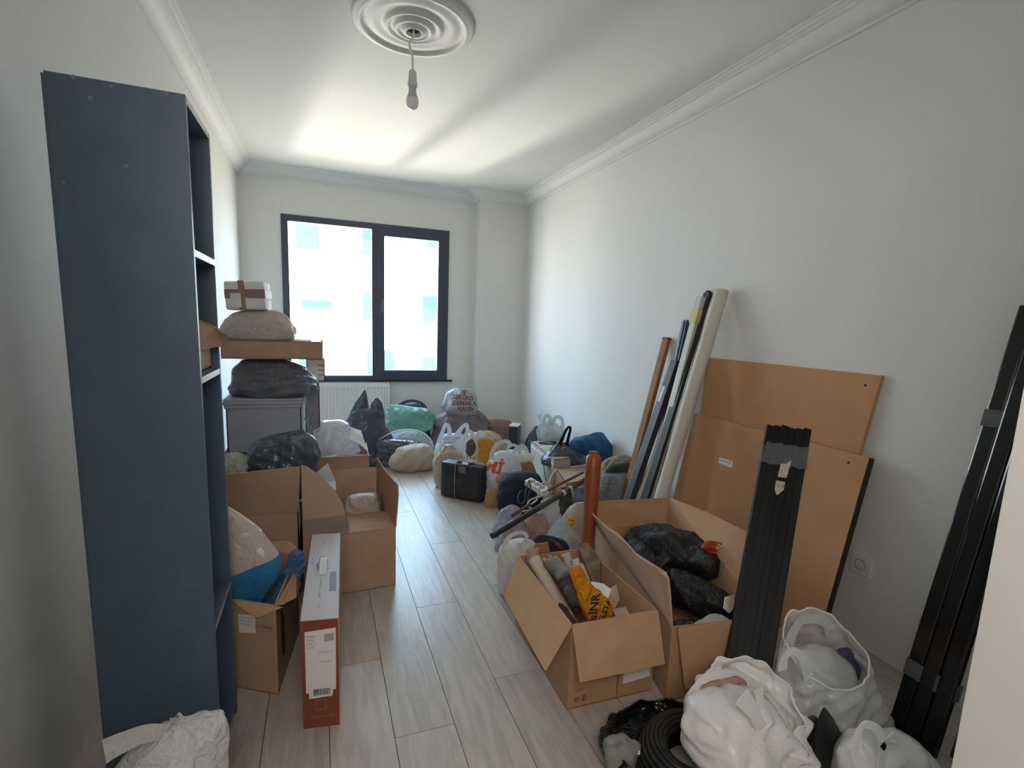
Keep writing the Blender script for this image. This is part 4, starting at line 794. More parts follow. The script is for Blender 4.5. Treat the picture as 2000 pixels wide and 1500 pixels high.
bag('cloth_bundle', 'dark green rag draped over the beige grey cloth', 'cloth', [(906, 1205, 1236), (911, 1192, 1242), (918, 1186, 1243), (926, 1184, 1240)], 2.90, mat('dark_green_rag', '#2d322c', .85), dr=.3, amp=.010, fr=16, seed=57, zmin=.12)
bag('plastic_bag', 'clear film bag round a grey bundle by the wall below the beige cloth', 'bag', [(926, 1175, 1230), (936, 1167, 1236), (950, 1163, 1236), (966, 1162, 1234), (985, 1164, 1230), (1010, 1168, 1225)], 2.84, mat('wall_clear_film', '#9aa3a8', .15, transp=.25, bump=1.00, bscale=40, bdist=.008, bkind='crinkle'), dr=.5, amp=.016, fr=8, seed=58)
# white bag behind the front box
wb = bag('carrier_bag', 'white carrier bag with an oval handle hole behind the box of rolls', 'bag', [(1056, 990, 1030), (1062, 981, 1042), (1074, 976, 1048), (1092, 973, 1050), (1112, 972, 1048), (1132, 973, 1044), (1150, 976, 1038), (1165, 982, 1030)], 2.16, f_white, dr=.55, amp=.010, fr=7, seed=59, dmax=.09)
e, b = with_parts(wb)
strap([(985, 1066), (992, 1052), (1004, 1043), (1020, 1040), (1029, 1048), (1022, 1060), (1010, 1068)], 2.12, .018).build('handle', f_white, e, smooth=True)
strap([(1012, 1066), (1024, 1062), (1034, 1060), (1042, 1066)], 2.11, .02).build('handle', f_white, e, smooth=True)
bag('cloth_bundle', 'dark cloth with red stripes behind the box of rolls', 'cloth', [(1045, 1052, 1064), (1049, 1044, 1076), (1056, 1040, 1092), (1065, 1044, 1104), (1076, 1050, 1108), (1100, 1055, 1105), (1150, 1062, 1100)], 2.26, f_navy, dr=.5, amp=.010, fr=14, seed=60, parts=[('red_stripe', loft([(1056, 1078, 1082), (1062, 1084, 1092), (1072, 1092, 1100)], 2.20, dr=.9, amp=.003, n=14, rings=10, seed=2), mat('red_cloth', '#7e3a34', .8))])

# ---------------------------------------------------------------- boards and strips leaning on the right wall
mdf = mat('brown_fibreboard', '#bd8d60', .75, var=.05, vscale=8, bump=.05, bscale=300, bdist=.0005)
mdf2 = mat('brown_fibreboard_front', '#b98c63', .75, var=.05, vscale=8, bump=.05, bscale=300, bdist=.0005)
def board(name, label, xt, zt, xf, y0, y1, th, m, edge, cut=0):
    t = thing(name, label, 'board', ((xt+xf)/2, (y0+y1)/2, 0)); a = Vector((xf, 0, 0)); b = Vector((xt, 0, zt)); nrm = Vector((zt, 0, -(xt-xf))).normalized()
    def P(y, k, d): v = a.lerp(b, k)+nrm*d; return Vector((v.x, y, max(v.z, .0005)))
    MB().slab([P(y0+cut+.001, 0, 0), P(y1, 0, 0), P(y1, 1, 0), P(y0+.001, 1, 0)], th*.4, nrm).build('face', m, t)
    MB().slab([P(y0+cut, 0, th*.42), P(y1, 0, th*.42), P(y1, 1, th*.42), P(y0, 1, th*.42)], th*.58, nrm).build('backing', edge, t)
    return t, P
t1, P1 = board('fibreboard_sheet', 'tall brown fibreboard sheet leaning flat against the right wall', 2.104, 1.152, 2.06, 1.372, 2.37, .016, mdf, mdf, .13)
MB().slab([P1(1.494, .05, .0), P1(1.3715, 1, .0), P1(1.3715, 1, .016), P1(1.494, .05, .016)], .001).build('pale_edge', mat('pale_edge', '#b58d60', .8), t1)
MB().lathe([(0, .001), (.005, .001), (.005, 0)], P1(1.43, .96, -.001), 12, Matrix.Rotation(-math.pi/2, 3, 'Y')).build('screw_hole', ink, t1)
t2, P2 = board('fibreboard_sheet', 'shorter brown fibreboard sheet with a black edge and a small sticker', 2.060, .822, 1.90, 1.345, 2.385, .030, mdf2, mat('black_melamine', '#17161a', .4))
MB().slab([P2(1.343, 0, -.0005), P2(1.343, 1, -.0005), P2(1.343, 1, .030), P2(1.343, 0, .030)], .002).build('black_edge', mat('black_melamine', '#17161a'), t2)
MB().lathe([(0, .001), (.005, .001), (.005, 0)], P2(1.42, .95, -.001), 12, Matrix.Rotation(-math.pi/2, 3, 'Y')).build('screw_hole', ink, t2)
def onb(px, py):
    q = None
    for k in range(60):
        X = 1.90+.16*(q.z/.822 if q else .5); q = at(px, py, X=X)
    return q+Vector((-.002, 0, 0))
st = MB().slab([onb(1405, 893), onb(1432, 901), onb(1430, 914), onb(1404, 904)], .001).build('sticker', paper, t2)
print_flat('lettering', 'M-42 KD', onb(1417, 902)+Vector((-.0015, 0, .0)), onb(1432, 906)-onb(1405, 898), up, .022, ink, st)

def leaning(px, py, qx, qy, X=2.09):
    """strip leaning on the wall: top seen at (px, py) on x=X, standing on the floor along the line to (qx, qy)"""
    T = at(px, py, X=X); best = None
    for k in range(400):
        s = .3+k*.008; f = at(px+(qx-px)*s, py+(qy-py)*s, Z=0)
        if f.x < 1.25 or f.y < .5: continue
        e = abs(f.y-T.y)
        if best is None or e < best[0]: best = (e, f)
    return T, best[1]
def strip(name, label, cat, px, py, qx, qy, w, th, m, X=2.09, group=None, parts=()):
    T, F = leaning(px, py, qx, qy, X); d = (T-F).normalized(); yv = Vector((0, 1, 0)); nv = d.cross(yv).normalized()
    t = thing(name, label, cat, F, group); F2 = F+d*.012
    MB().beam(F2, T, w, th, nv).build('shaft', m, t, bevel=.0015)
    return t, T, F, d, nv
t, T, F, d, nv = strip('wood_batten', 'wooden batten leaning on the wall, leftmost of the leaning strips', 'batten', 1303, 660, 1222, 970, .055, .028, mat('pine_batten', '#8a6038', .7, var=.15, vscale=30), X=2.10)
MB().beam(T-d*.012, T+d*.002, .056, .029, nv).build('dark_end', mat('dark_end', '#55473d', .8), t)
t, T, F, d, nv = strip('grey_profile', 'blue grey ribbed profile leaning behind the dark strip with a sticker', 'profile', 1341, 625, 1268, 965, .045, .03, mat('bluegrey_metal', '#56606e', .4, .3), X=2.10)
MB().beam(F+d*.02+nv*.017, T-d*.01+nv*.017, .012, .008, nv).build('rib', mat('bluegrey_dark', '#39414d', .4, .3), t)
strip('grey_profile', 'second blue grey profile leaning just right of the ribbed one', 'profile', 1357, 626, 1276, 966, .034, .028, mat('bluegrey_dark', '#39414d'), X=2.10)
t, T, F, d, nv = strip('black_profile', 'black strip leaning at the back with its notched top beside the white tube', 'profile', 1383, 572, 1258, 985, .052, .022, mat('black_profile', '#202226', .5), X=2.105)
MB().beam(T-d*.005, T+d*.012, .02, .022, nv).build('end_notch', mat('black_profile', '#202226'), t)
t, T, F, d, nv = strip('white_profile', 'white square profile with yellowed tape round its top', 'profile', 1371, 580, 1264, 985, .046, .040, mat('white_profile', '#b9b9b4', .4), X=2.075)
MB().beam(T-d*.16, T-d*.075, .058, .052, nv).build('tape', mat('yellowed_tape', '#c4bd82', .5), t, bevel=.006)
MB().beam(T-d*.30, T+d*.001, .01, .041, nv).build('edge_strip', mat('white_profile2', '#ccd2d6', .4), t)
t, T, F, d, nv = strip('dark_profile', 'dark grey strip with a small white sticker leaning in front of the profiles', 'profile', 1321, 705, 1232, 968, .055, .040, mat('dark_profile', '#33353b', .5), X=2.045)
MB().beam(F+d*.012+Vector((0, .029, 0)), T+Vector((0, .029, 0)), .006, .041, nv).build('pale_side', mat('dark_profile_side', '#7d7b7a', .5), t)
c = T-d*.27-nv*.0  # sticker on the face turned to the room
sn = nv if nv.x < 0 else -nv
MB().slab([T-d*.17+sn*.0205+Vector((0, .024, 0)), T-d*.17+sn*.0205+Vector((0, -.002, 0)), T-d*.27+sn*.0205+Vector((0, -.002, 0)), T-d*.27+sn*.0205+Vector((0, .024, 0))], .001).build('sticker', paper, t)
strip('wood_batten', 'thin grey brown batten leaning beside the dark strip', 'batten', 1346, 694, 1252, 968, .030, .025, mat('weathered_batten', '#8b8076', .8, var=.15, vscale=40), X=2.05)
# white tube
T, F = leaning(1410, 567, 1291, 972, 2.075); d = (T-F).normalized()
t = thing('cardboard_tube', 'long white tube leaning against the wall, rightmost of the strips', 'tube', F)
M = d.to_track_quat('Z', 'Y').to_matrix(); Lg = (T-F).length
MB().lathe([(.030, .014), (.037, .014), (.037, Lg), (.030, Lg), (.030, Lg-.03), (0, Lg-.03)], F, 28, M).build('body', mat('tube_white', '#c3beb3', .55), t, smooth=True, sharp=40)

# black strips bundled with tape, standing in front
prof_m = mat('black_pvc', '#0d0e10', .5, spec=.3, bump=.05, bscale=60)
t = thing('strip_bundle', 'bundle of black plastic strips bound with clear tape and two torn stickers', 'bundle', (1.30, 1.08, 0))
bt0, bt1 = at(1497, 829, Y=1.56), at(1583, 842, Y=1.47); bf0, bf1 = at(1394, 1430, Z=.004), at(1480, 1450, Z=.004)
nb = 6; rn = random.Random(4); fnv = ((bt1-bt0).cross(bf0-bt0)).normalized()
if fnv.y > 0: fnv = -fnv
for i in range(nb):
    a = bf0.lerp(bf1, (i+.5)/nb); b = bt0.lerp(bt1, (i+.5)/nb); b = b+(b-a).normalized()*rn.uniform(-.008, .006)
    wd = (bt1-bt0).length/nb*1.02
    o = MB().beam(a+up*.004, b, wd, .026, fnv); o.v = [v+fnv*rn.choice((0, .001, -.001)) for v in o.v]; o.build('strip', prof_m, t, bevel=.004)
def onbun(u_, k, e=.015): return bf0.lerp(bf1, u_).lerp(bt0.lerp(bt1, u_), k)+fnv*e
def band(k0, k1, m=tape_c):
    mb = MB(); P = [onbun(u_/10*1.04-.02, (k0+k1)/2+.004*math.sin(u_*2.1)) for u_ in range(11)]
    ax = (onbun(.5, 1)-onbun(.5, 0)); w = ax.length*(k1-k0)
    P = [onbun(-.03, (k0+k1)/2, -.016)]+P+[onbun(1.03, (k0+k1)/2, -.016)]
    return mb.ribbon(P, w, ax, .001).build('tape', m, t, smooth=True)
band(.845, .925); band(.12, .17)
sk = mat('torn_sticker', '#b3ab9c', .7, var=.15, vscale=60)
MB().slab([onbun(.42, .80, .0165), onbun(.62, .80, .0165), onbun(.66, .868, .0165), onbun(.55, .852, .0165), onbun(.44, .85, .0165)], .001).build('sticker', sk, t)
s2 = MB().slab([onbun(.40, .752, .0165), onbun(.40, .785, .0165), onbun(.60, .785, .0165), onbun(.60, .755, .0165), onbun(.47, .732, .0165)], .001).build('sticker', sk, t)
print_flat('lettering', 'CE 08', onbun(.5, .768, .0178), bf1-bf0, bt0-bf0, .018, mat('brown_ink', '#5d4636'), s2)
# tall bundle beside the door
t = thing('strip_bundle', 'tall bundle of glossy black strips leaning by the door frame', 'bundle', (1.78, .88, 0))
gl_m = mat('black_gloss', '#101113', .16)
tf = [(1.775, .942), (1.772, .893), (1.768, .844)]; nt_ = Vector((-1, 0, .24)).normalized()
for i, (x, y) in enumerate(tf):
    a = Vector((x, y, .006)); b = Vector((2.088, y+.0, 1.42+.04*i)); MB().beam(a, b, .046, .028 if i != 1 else .034, nt_).build('strip', gl_m, t, bevel=.006)
def ont(y, k, e=.018): return Vector((1.775, y, 0)).lerp(Vector((2.088, y, 1.42)), k)+nt_*e
for k in (.155, .745): MB().ribbon([ont(.969, k, -.012), ont(.967, k, .015), ont(.92, k, .020), ont(.87, k, .021), ont(.821, k, .016), ont(.819, k, -.012)], .055, ont(.9, 1)-ont(.9, 0), .001).build('tape', mat('grey_tape', '#5a5c5c', .35, transp=.25), t, smooth=True)
o = MB().beam((1.83, .785, .008), (2.085, .785, 1.30), .055, .02, nt_).build('smoky_plank', mat('smoky_grey_panel', '#44474a', .4), None, loc=(1.83, .80, 0), bevel=.002); tagit(o, 'smoky grey plank leaning between the tall black bundle and the door frame', 'plank')

# ---------------------------------------------------------------- box of rolls in front
t, D = carton('cardboard_box', 'open brown box of paper rolls in the middle of the floor', [(.763, 1.375), (1.100, 1.366), (1.095, 1.885), (.775, 1.905)], .317, card)
MB().slab([D[0]+up*.317, D[3]+up*.317, at(985, 1165, Z=.15), at(1065, 1310, Z=.15)], .005).build('flap', card_in, t)
MB().slab([D[0]+up*.317, D[1]+up*.317, at(1298, 1297, Y=1.285), at(1132, 1333, Y=1.285)], .005).build('flap', card, t)
MB().slab([D[3]+Vector((.05, 0, .317)), D[3]+Vector((.15, 0, .317)), D[3]+Vector((.13, -.02, .37)), D[3]+Vector((.07, -.02, .37))], .004).build('flap', card, t)
dd = (D[1]-D[0]).normalized(); dn = Vector((dd.y, -dd.x, 0))
def onD(s, z, e=.0012): return D[0]+dd*s+up*z+dn*e
MB().slab([onD(.215, .055), onD(.325, .062), onD(.325, .15), onD(.215, .145)], .001).build('label', paper, t)
MB().slab([onD(.19, .0), onD(.195, .0), onD(.2, .19), onD(.19, .19)], .0006).build('tape', tape_b, t)
bi = mat('box_ink', '#6a3f35', .8)
print_flat('lettering', 'ÜST', onD(.045, .068), dd, up, .020, mat('faint_ink', '#7c5c44', .8), t)
for s, tx in ((.035, '⊗'), (.062, '☂')):
    MB().lathe([(.010, .0006), (.0075, .0006)], onD(s, .035), 16, Matrix((dd, up, dn)).transposed()).build('printed_mark', bi, t)
MB().slab([onD(.030, .034), onD(.040, .034), onD(.040, .037), onD(.030, .037)], .0006).build('printed_mark', bi, t)
MB().slab([onD(.060, .022), onD(.064, .022), onD(.064, .048), onD(.060, .048)], .0006).build('printed_mark', bi, t)
def roll(label, a, b, r, m, name='paper_roll', hollow=True):
    a, b = Vector(a), Vector(b); dv = (b-a).normalized(); M = dv.to_track_quat('Z', 'Y').to_matrix(); Lr = (b-a).length
    o = MB().lathe([(0, .0), (r, 0), (r, Lr), (r*.82, Lr), (r*.80, Lr-.04), (0, Lr-.04)] if hollow else [(0, 0), (r, 0), (r, Lr*.9), (r*.8, Lr), (0, Lr)], a, 24, M).build(name, m, None, smooth=True, loc=a, sharp=40)
    return tagit(o, label, 'roll', 'paper rolls in the open box' if name == 'paper_roll' else None)
rollm = mat('roll_white', '#c6b9a8', .7, var=.03)
roll('long off white paper roll lying along the left side of the box', (1.035-.14, 1.43, .10), at(1043, 1092, Y=1.80), .026, rollm)
roll('short white paper roll standing at the back of the box', (1.02, 1.66, .10), at(1104, 1082, Y=1.78), .019, rollm)
roll('white paper roll beside the yellow bag in the box', (1.00, 1.56, .10), at(1122, 1092, Y=1.72), .017, rollm)
roll('thin white paper roll against the right wall of the box', (1.06, 1.60, .10), at(1133, 1102, Y=1.72), .013, rollm)
roll('brown cardboard tube at the back left corner of the box', (.83, 1.78, .06), at(1040, 1072, Y=1.86), .026, card2, 'cardboard_tube')
o = lumpy([(.86, 1.74, .24), (.845, 1.62, .235), (.85, 1.50, .20), (.88, 1.42, .12)], [.012, .017, .018, .014], .006, 30, 61).build('rag', mat('brown_rag', '#4a3b33', .9), None, smooth=True, loc=(.85, 1.6, .2)); tagit(o, 'dark brown rag between the long roll and the left wall of the box', 'rag')
t = thing('work_glove', 'grey knitted work glove with a dark palm among the rolls', 'glove', at(1105, 1130, Y=1.62))
q = lambda x, y, Y: at(x, y, Y=Y)
lumpy([q(1068, 1098, 1.74), q(1085, 1108, 1.70), q(1098, 1118, 1.66), q(1108, 1132, 1.60)], [.02, .030, .034, .034], .005, 30, 62).build('knit_back', f_greycl, t, smooth=True)
lumpy([q(1106, 1130, 1.60), q(1112, 1145, 1.57), q(1118, 1162, 1.52), q(1122, 1180, 1.48)], [.033, .033, .028, .018], .006, 26, 63).build('dark_palm', mat('glove_palm', '#3f3a3c', .7), t, smooth=True)
for k, (x, y) in enumerate(((1062, 1092), (1072, 1086), (1083, 1088))): lumpy([q(x+14, y+16, 1.72), q(x+6, y+7, 1.74), q(x, y, 1.76)], [.012, .011, .008], .002, 40, 64+k, n=14).build('finger', mat('glove_tan', '#a08d78', .85), t, smooth=True)
yb_ = bag('plastic_bag', 'yellow bag with black lettering lying among the rolls', 'bag', [(1108, 1116, 1128), (1118, 1115, 1140), (1134, 1118, 1150), (1150, 1124, 1162), (1166, 1130, 1178), (1182, 1136, 1190), (1198, 1142, 1195), (1214, 1152, 1194), (1235, 1160, 1190)], 1.47, f_yellow, dr=.5, amp=.010, fr=14, seed=66, fold=.5, zmin=.10, parts=[])
e, b = with_parts(yb_)
print_bag('lettering', 'INR', b, 1162, 1180, 1.40, .046, ink, e, 1.45, .0012)
print_bag('lettering', 'KLSTA', b, 1182, 1194, 1.40, .030, ink, e, 1.20, .0008)
print_bag('lettering', '82', b, 1160, 1208, 1.40, .028, ink, e, 1.40, .0008)
o = MB().slab([q(1128, 1066, 1.86), q(1148, 1062, 1.84), q(1174, 1095, 1.74), q(1172, 1150, 1.62), q(1158, 1140, 1.66)], .018).build('bark_piece', mat('mottled_brown', '#6b5a44', .8, var=.5, vscale=24, bump=.5, bscale=60), None, loc=q(1150, 1100, 1.75), bevel=.002); tagit(o, 'mottled brown board stub standing in the back right of the box', 'board')
for nm, lb_, pts, m in (('paper_scrap', 'crumpled white paper scrap on the right in the box of rolls', [(1152, 1136, 1.60), (1178, 1140, 1.58), (1194, 1152, 1.54), (1186, 1172, 1.50), (1165, 1160, 1.54)], paper), ('card_scrap', 'brown card scrap standing on edge at the right of the box of rolls', [(1190, 1150, 1.58), (1204, 1142, 1.58), (1210, 1170, 1.52), (1200, 1190, 1.48), (1186, 1178, 1.5)], card2), ('card_scrap', 'folded brown card scrap lying low at the front right of the box of rolls', [(1196, 1190, 1.48), (1222, 1186, 1.48), (1230, 1200, 1.44), (1204, 1208, 1.43)], card2)):
    o = MB().slab([q(*p) for p in pts], .003).build(nm, m, None, loc=q(*pts[0])); tagit(o, lb_, 'scrap')
# orange post
P_t, P_b = at(1160, 885, Y=2.11), at(1149, 1062, Y=2.04)
P_f = P_b+(P_b-P_t)*((P_b.z-.004)/(P_t.z-P_b.z)); dv = (P_t-P_f).normalized(); M = dv.to_track_quat('Z', 'Y').to_matrix(); Lp = (P_t-P_f).length
t = thing('orange_post', 'scuffed orange tube standing upright behind the box of rolls', 'tube', P_f); om = mat('orange_vinyl', '#8f4727', .4, var=.12, vscale=14)
MB().lathe([(0, .004), (.030, .004), (.031, .1), (.031, Lp*.55), (.033, Lp*.62), (.037, Lp*.70), (.038, Lp*.9), (.037, Lp*.97), (.030, Lp*.985), (.024, Lp*.99), (.024, Lp*1.01), (.017, Lp*1.015), (0, Lp*1.012)], P_f, 32, M).build('body', om, t, smooth=True, sharp=50)
scm = mat('pale_scuff', '#c69a80', .7); mb = MB()
for k in range(26):
    z = Lp*rnd.choice((rnd.uniform(.42, .62), rnd.uniform(.5, .95))); a = rnd.uniform(3.3, 5.6); r = (.0318 if z < Lp*.56 else .0385 if z > Lp*.7 else .0362); s = rnd.uniform(.002, .0045); hh = s*rnd.uniform(1, 3)
    mb.add([P_f+M@Vector((r*math.cos(a+dx/r), r*math.sin(a+dx/r), z+dz)) for dx, dz in ((-s, -hh), (s*.6, -hh*.7), (s, hh*.5), (-s*.3, hh))], [(0, 1, 2, 3)])
o = mb.build('scuff', scm, t); o['kind'] = 'stuff'

# ---------------------------------------------------------------- box of black rolls
t, E_ = carton('cardboard_box', 'big torn brown box of black cloth rolls against the boards', [(1.118, 1.305), (1.50, 1.255), (1.70, 2.10), (1.30, 2.135)], .285, card)
MB().slab([E_[0]+up*.285, E_[3]+up*.285, at(1147, 992, Y=2.12), at(1160, 1006, Y=2.0), at(1185, 1030, Y=1.84), at(1204, 1040, Y=1.74), at(1225, 1062, Y=1.62), at(1245, 1085, Y=1.54), at(1268, 1100, Y=1.46), at(1300, 1118, Y=1.36), at(1306, 1132, Y=1.305), at(1309, 1160, Y=1.30)], .006).build('torn_flap', card2, t)
MB().slab([E_[3]+up*.285, E_[2]+up*.285, at(1307, 972, Y=2.16), at(1155, 979, Y=2.16)], .005).build('flap', card, t)
MB().slab([E_[2]+up*.285, E_[1]+up*.285+Vector((.01, .05, 0)), at(1462, 1040, X=1.68), at(1380, 1000, X=1.74), at(1309, 972, X=1.74)], .005).build('flap', card, t)
MB().slab([E_[0]+Vector((.012, -.012, .287)), E_[1]+Vector((0, -.008, .287)), at(1430, 1318, Y=1.235), at(1337, 1345, Y=1.265)], .005).build('flap', card, t)
bc = mat('black_nylon', '#15171b', .55, bump=0.52, bscale=25, bdist=.008, bkind='crinkle')
o = lumpy([at(1228, 1042, Y=2.02), at(1262, 1052, Y=1.96), at(1310, 1068, Y=1.84), at(1360, 1092, Y=1.72), at(1384, 1110, Y=1.63), at(1398, 1122, Y=1.61)], [.03, .072, .086, .084, .066, .02], .034, 8, 71, n=36).build('cloth_roll', bc, None, smooth=True, loc=at(1320, 1070, Y=1.84)); tagit(o, 'fat roll of black cloth, the upper one in the torn box', 'roll', 'black cloth rolls in the torn box')
e, b = with_parts(o)
MB().ribbon([at(1404, 1086, Y=1.52), at(1412, 1098, Y=1.51), at(1414, 1112, Y=1.51), at(1409, 1124, Y=1.52)], .012, (.9, .3, 0), .002).build('pale_tag', mat('tag_grey', '#8a8d88', .6), e)
o = lumpy([at(1305, 1128, Y=1.70), at(1325, 1142, Y=1.64), at(1360, 1160, Y=1.56), at(1400, 1178, Y=1.48), at(1430, 1190, Y=1.42)], [.04, .072, .078, .070, .03], .024, 8, 72, n=36).build('cloth_roll', bc, None, smooth=True, loc=at(1360, 1160, Y=1.56)); tagit(o, 'smooth roll of black cloth, the lower one at the front of the torn box', 'roll', 'black cloth rolls in the torn box')
o = lumpy([at(1226, 1050, Y=2.0), at(1240, 1068, Y=1.92), at(1262, 1092, Y=1.80), at(1290, 1112, Y=1.70)], [.02, .045, .05, .03], .016, 9, 76, n=28).build('cloth_roll', bc, None, smooth=True, loc=at(1250, 1080, Y=1.85)); tagit(o, 'small bunched black cloth at the left end beside the upper roll', 'roll', 'black cloth rolls in the torn box')
o = MB().slab([at(1272, 1096, Y=1.62), at(1298, 1078, Y=1.64), at(1310, 1092, Y=1.60), at(1288, 1112, Y=1.58)], .003).build('film_scrap', f_black2, None, loc=at(1290, 1095, Y=1.6)); tagit(o, 'shiny black film scrap with a pale edge lying on the black cloth', 'scrap')
o = lumpy([(1.20, 1.42, .19), (1.32, 1.37, .18), (1.45, 1.34, .18)], [.03, .045, .03], .014, 18, 73, n=26).build('bin_bag', f_black2, None, smooth=True, loc=(1.32, 1.37, .18)); tagit(o, 'shiny black film pressed under the lower cloth roll', 'bag')
ob = bag('plastic_bag', 'orange bag with white lettering behind the black cloth rolls', 'bag', [(1058, 1376, 1392), (1065, 1376, 1412), (1078, 1380, 1432), (1095, 1386, 1446), (1112, 1395, 1448), (1128, 1405, 1446), (1150, 1410, 1440)], 1.66, f_orange, dr=.5, amp=.012, fr=12, seed=74, parts=[])
e, b = with_parts(ob)
for tx, px, py in (('SEVGİYLE', 1417, 1084), ('KULLAN', 1422, 1098)): print_bag('lettering', tx, b, px, py, 1.57, .034, mat('pale_ink', '#d9bcae', .6), e, -.75, .0008)
o = MB().slab([at(1416, 1166, Y=1.40), at(1433, 1162, Y=1.41), at(1434, 1186, Y=1.385), at(1424, 1198, Y=1.37), at(1413, 1188, Y=1.38)], .004).build('paper_scrap', paper, None, loc=at(1424, 1180, Y=1.39)); tagit(o, 'white paper scrap by the black strip bundle in the torn box', 'scrap')
bag('plastic_bag', 'small milky film poking over the front rim of the torn box', 'bag', [(1200, 1385, 1398), (1206, 1372, 1412), (1216, 1360, 1420), (1230, 1355, 1422)], 1.315, f_milky, dr=.3, amp=.008, fr=20, seed=75, zmin=.2)

# ---------------------------------------------------------------- bags in the near right corner
# milky bag standing open
tb = thing('carrier_bag', 'open milky carrier bag standing by the right wall with purple things inside', 'bag', (1.56, 1.04, 0))
ob_ = open_bag((1.56, 1.05, 0), [(0, .16, .12), (.10, .20, .15), (.45, .19, .145), (.75, .15, .125), (1, .125, .115)], .20, .335, .024, 7, 81, lean=(-.05, .10), rot=-.45, n=96, rings=44); ob_.build('body', f_nearmilk, tb, smooth=True); ob_.rim.build('rim', f_near, tb, smooth=True)
loft([(1268, 1570, 1600), (1280, 1556, 1625), (1300, 1552, 1645), (1325, 1556, 1652), (1350, 1565, 1650)], 1.07, dr=.7, amp=.018, fr=7, seed=82, n=40, rings=24, zmin=.06).build('inner_bag', f_nearmilk, tb, smooth=True)
loft([(1272, 1640, 1672), (1290, 1634, 1675), (1320, 1632, 1672), (1345, 1636, 1668)], 1.08, dr=.5, amp=.004, fr=9, seed=83, n=24, rings=14, zmin=.1).build('purple_packet', mat('purple_packet', '#4a4460', .5), tb, smooth=True)
loft([(1405, 1640, 1725), (1420, 1630, 1735), (1440, 1630, 1738), (1460, 1640, 1735)], .99, dr=.5, amp=.006, fr=9, seed=84, n=30, rings=14, zmin=.006).build('purple_cloth', mat('purple_cloth', '#5a4456', .8), tb, smooth=True)
loft([(1345, 1700, 1722), (1370, 1695, 1738), (1400, 1700, 1748), (1430, 1712, 1752)], 1.06, dr=.4, amp=.006, fr=14, seed=85, n=24, rings=14, zmin=.01, xmax=1.80).build('teal_print', mat('teal_film', '#5f8486', .3, transp=.2), tb, smooth=True)
strap([(1540, 1262), (1548, 1238), (1562, 1216), (1575, 1209), (1600, 1210), (1614, 1218), (1622, 1236), (1640, 1250)], 1.13, .034, sub=7).build('handle', f_nearmilk, tb, smooth=True)
strap([(1528, 1310), (1532, 1286), (1546, 1272), (1562, 1280), (1572, 1300), (1580, 1325)], .98, .026, sub=7).build('handle', f_nearmilk, tb, smooth=True)
# big white bag standing open
tb = thing('carrier_bag', 'big open white carrier bag in the front right, biggest of the white bags', 'bag', (1.19, 1.01, 0))
ob_ = open_bag((1.185, .985, 0), [(0, .115, .10), (.12, .15, .135), (.5, .155, .14), (.8, .140, .125), (1, .120, .112)], .165, .285, .028, 7, 86, lean=(-.06, .05), rot=-.35, n=96, rings=44, wave=.02); ob_.build('body', f_near, tb, smooth=True); ob_.rim.build('rim', f_near, tb, smooth=True)
loft([(1368, 1385, 1440), (1375, 1362, 1478), (1392, 1352, 1505), (1415, 1352, 1525), (1445, 1362, 1535), (1480, 1380, 1535)], .985, dr=.75, amp=.026, fr=7, seed=87, rings=30, zmin=.03).build('inner_bag', f_near, tb, smooth=True)
loft([(1330, 1372, 1440), (1340, 1366, 1452), (1352, 1364, 1456), (1366, 1366, 1452)], 1.055, dr=.12, amp=.004, fr=14, seed=88, n=30, rings=14, zmin=.1).build('printed_lining', mat('brown_white_print', '#a58474', .6, var=.35, vscale=26), tb, smooth=True)
strap([(1348, 1368), (1362, 1342), (1384, 1322), (1410, 1318), (1440, 1322), (1462, 1332), (1478, 1350)], 1.06, .030, sub=7).build('handle', f_near, tb, smooth=True)
strap([(1448, 1360), (1468, 1385), (1480, 1408), (1494, 1435), (1502, 1452)], .90, .036, sub=7).build('handle', f_near, tb, smooth=True)
strap([(1482, 1345), (1484, 1370), (1486, 1392), (1500, 1410), (1525, 1420), (1540, 1405)], .93, .022, sub=7).build('handle', f_near, tb, smooth=True)
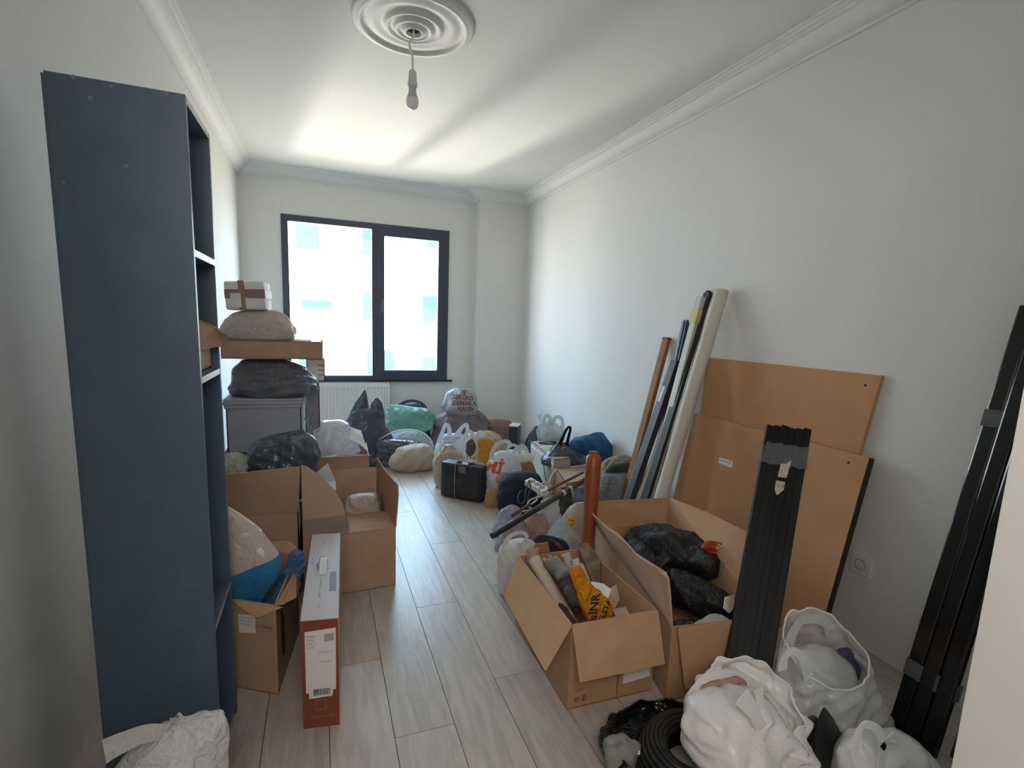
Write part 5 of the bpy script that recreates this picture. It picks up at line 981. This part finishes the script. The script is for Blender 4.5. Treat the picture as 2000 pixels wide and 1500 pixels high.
# black pouch and the small white bag
bag('pouch', 'flat black pouch with a pointed top between the open bags', 'pouch', [(1382, 1607, 1611), (1394, 1602, 1618), (1412, 1597, 1628), (1432, 1592, 1638), (1452, 1588, 1648), (1480, 1583, 1652), (1520, 1582, 1654), (1580, 1590, 1650)], .90, mat('black_vinyl', '#202124', .35), dr=.35, amp=.006, fr=9, seed=89)
bag('plastic_bag', 'dark red packet pushed between the open bags', 'bag', [(1402, 1574, 1592), (1412, 1570, 1598), (1430, 1570, 1598), (1455, 1574, 1596), (1490, 1576, 1596)], .945, mat('dark_red_film', '#4a3034', .5), dr=.4, amp=.006, seed=90)
sb = bag('carrier_bag', 'small white carrier bag with a looped handle in the bottom right corner', 'bag', [(1446, 1672, 1700), (1453, 1662, 1735), (1464, 1658, 1770), (1480, 1658, 1788), (1505, 1660, 1800), (1540, 1662, 1808), (1590, 1668, 1805), (1650, 1680, 1795)], .80, f_near, dr=.6, amp=.011, fr=8, seed=91, fold=.8)
e, b = with_parts(sb)
strap([(1666, 1466), (1674, 1444), (1680, 1424), (1690, 1415), (1704, 1418), (1716, 1428), (1722, 1444), (1724, 1470), (1720, 1500)], .735, .022, sub=7).build('handle', f_near, e, smooth=True)
strap([(1722, 1462), (1734, 1446), (1746, 1434), (1750, 1440), (1744, 1452)], .735, .02, sub=7).build('handle', f_near, e, smooth=True)
# black bag with a coil of hose
tb = thing('bin_bag', 'torn black bin bag lying open round a black coil on the floor', 'bag', (.985, 1.10, 0))
MBo = open_bag((1.0, 1.075, 0), [(0, .19, .14), (.25, .235, .17), (.7, .245, .18), (1, .215, .16)], .055, .085, .014, 15, 92, rot=-.35, n=96, rings=24, wave=.03); MBo.build('body', f_black2, tb, smooth=True); MBo.rim.build('rim', f_black2, tb, smooth=True)
loft([(1440, 1190, 1215), (1455, 1180, 1240), (1475, 1180, 1250), (1500, 1190, 1255)], 1.10, dr=.5, amp=.012, fr=14, seed=93, n=30, rings=16).build('grey_lining', mat('grey_lining', '#85857f', .5), tb, smooth=True)
cm_ = mat('black_hose', '#191a1a', .45)
tc_ = thing('hose_coil', 'coil of thin black hose tied with a white strip inside the torn black bag', 'coil', (1.01, 1.04, .02))
for k, (r, z) in enumerate(((.155, .05), (.150, .066), (.142, .080), (.132, .092), (.120, .100), (.108, .104), (.096, .100), (.163, .036), (.086, .094), (.08, .082))):
    MB().tube([(1.015+r*1.05*math.cos(a)-.01, 1.035+r*math.sin(a)*.92, z+.012*math.sin(a)) for a in [2*math.pi*i/48 for i in range(49)]], .0085, 8, cap=False).build('turn', cm_, tc_, smooth=True)
MB().ribbon([at(1210, 1463, Y=1.10), at(1230, 1466, Y=1.09), at(1250, 1470, Y=1.075)], .010, (0, .3, 1), .003).build('zip_tie', paper, tc_)
MB().lathe([(0, .030), (.07, .030), (.075, .02), (.075, .01)], (1.005, 1.035, 0), 30).build('pale_core', mat('pale_core', '#8d8d86', .7), tc_, smooth=True, sharp=40)
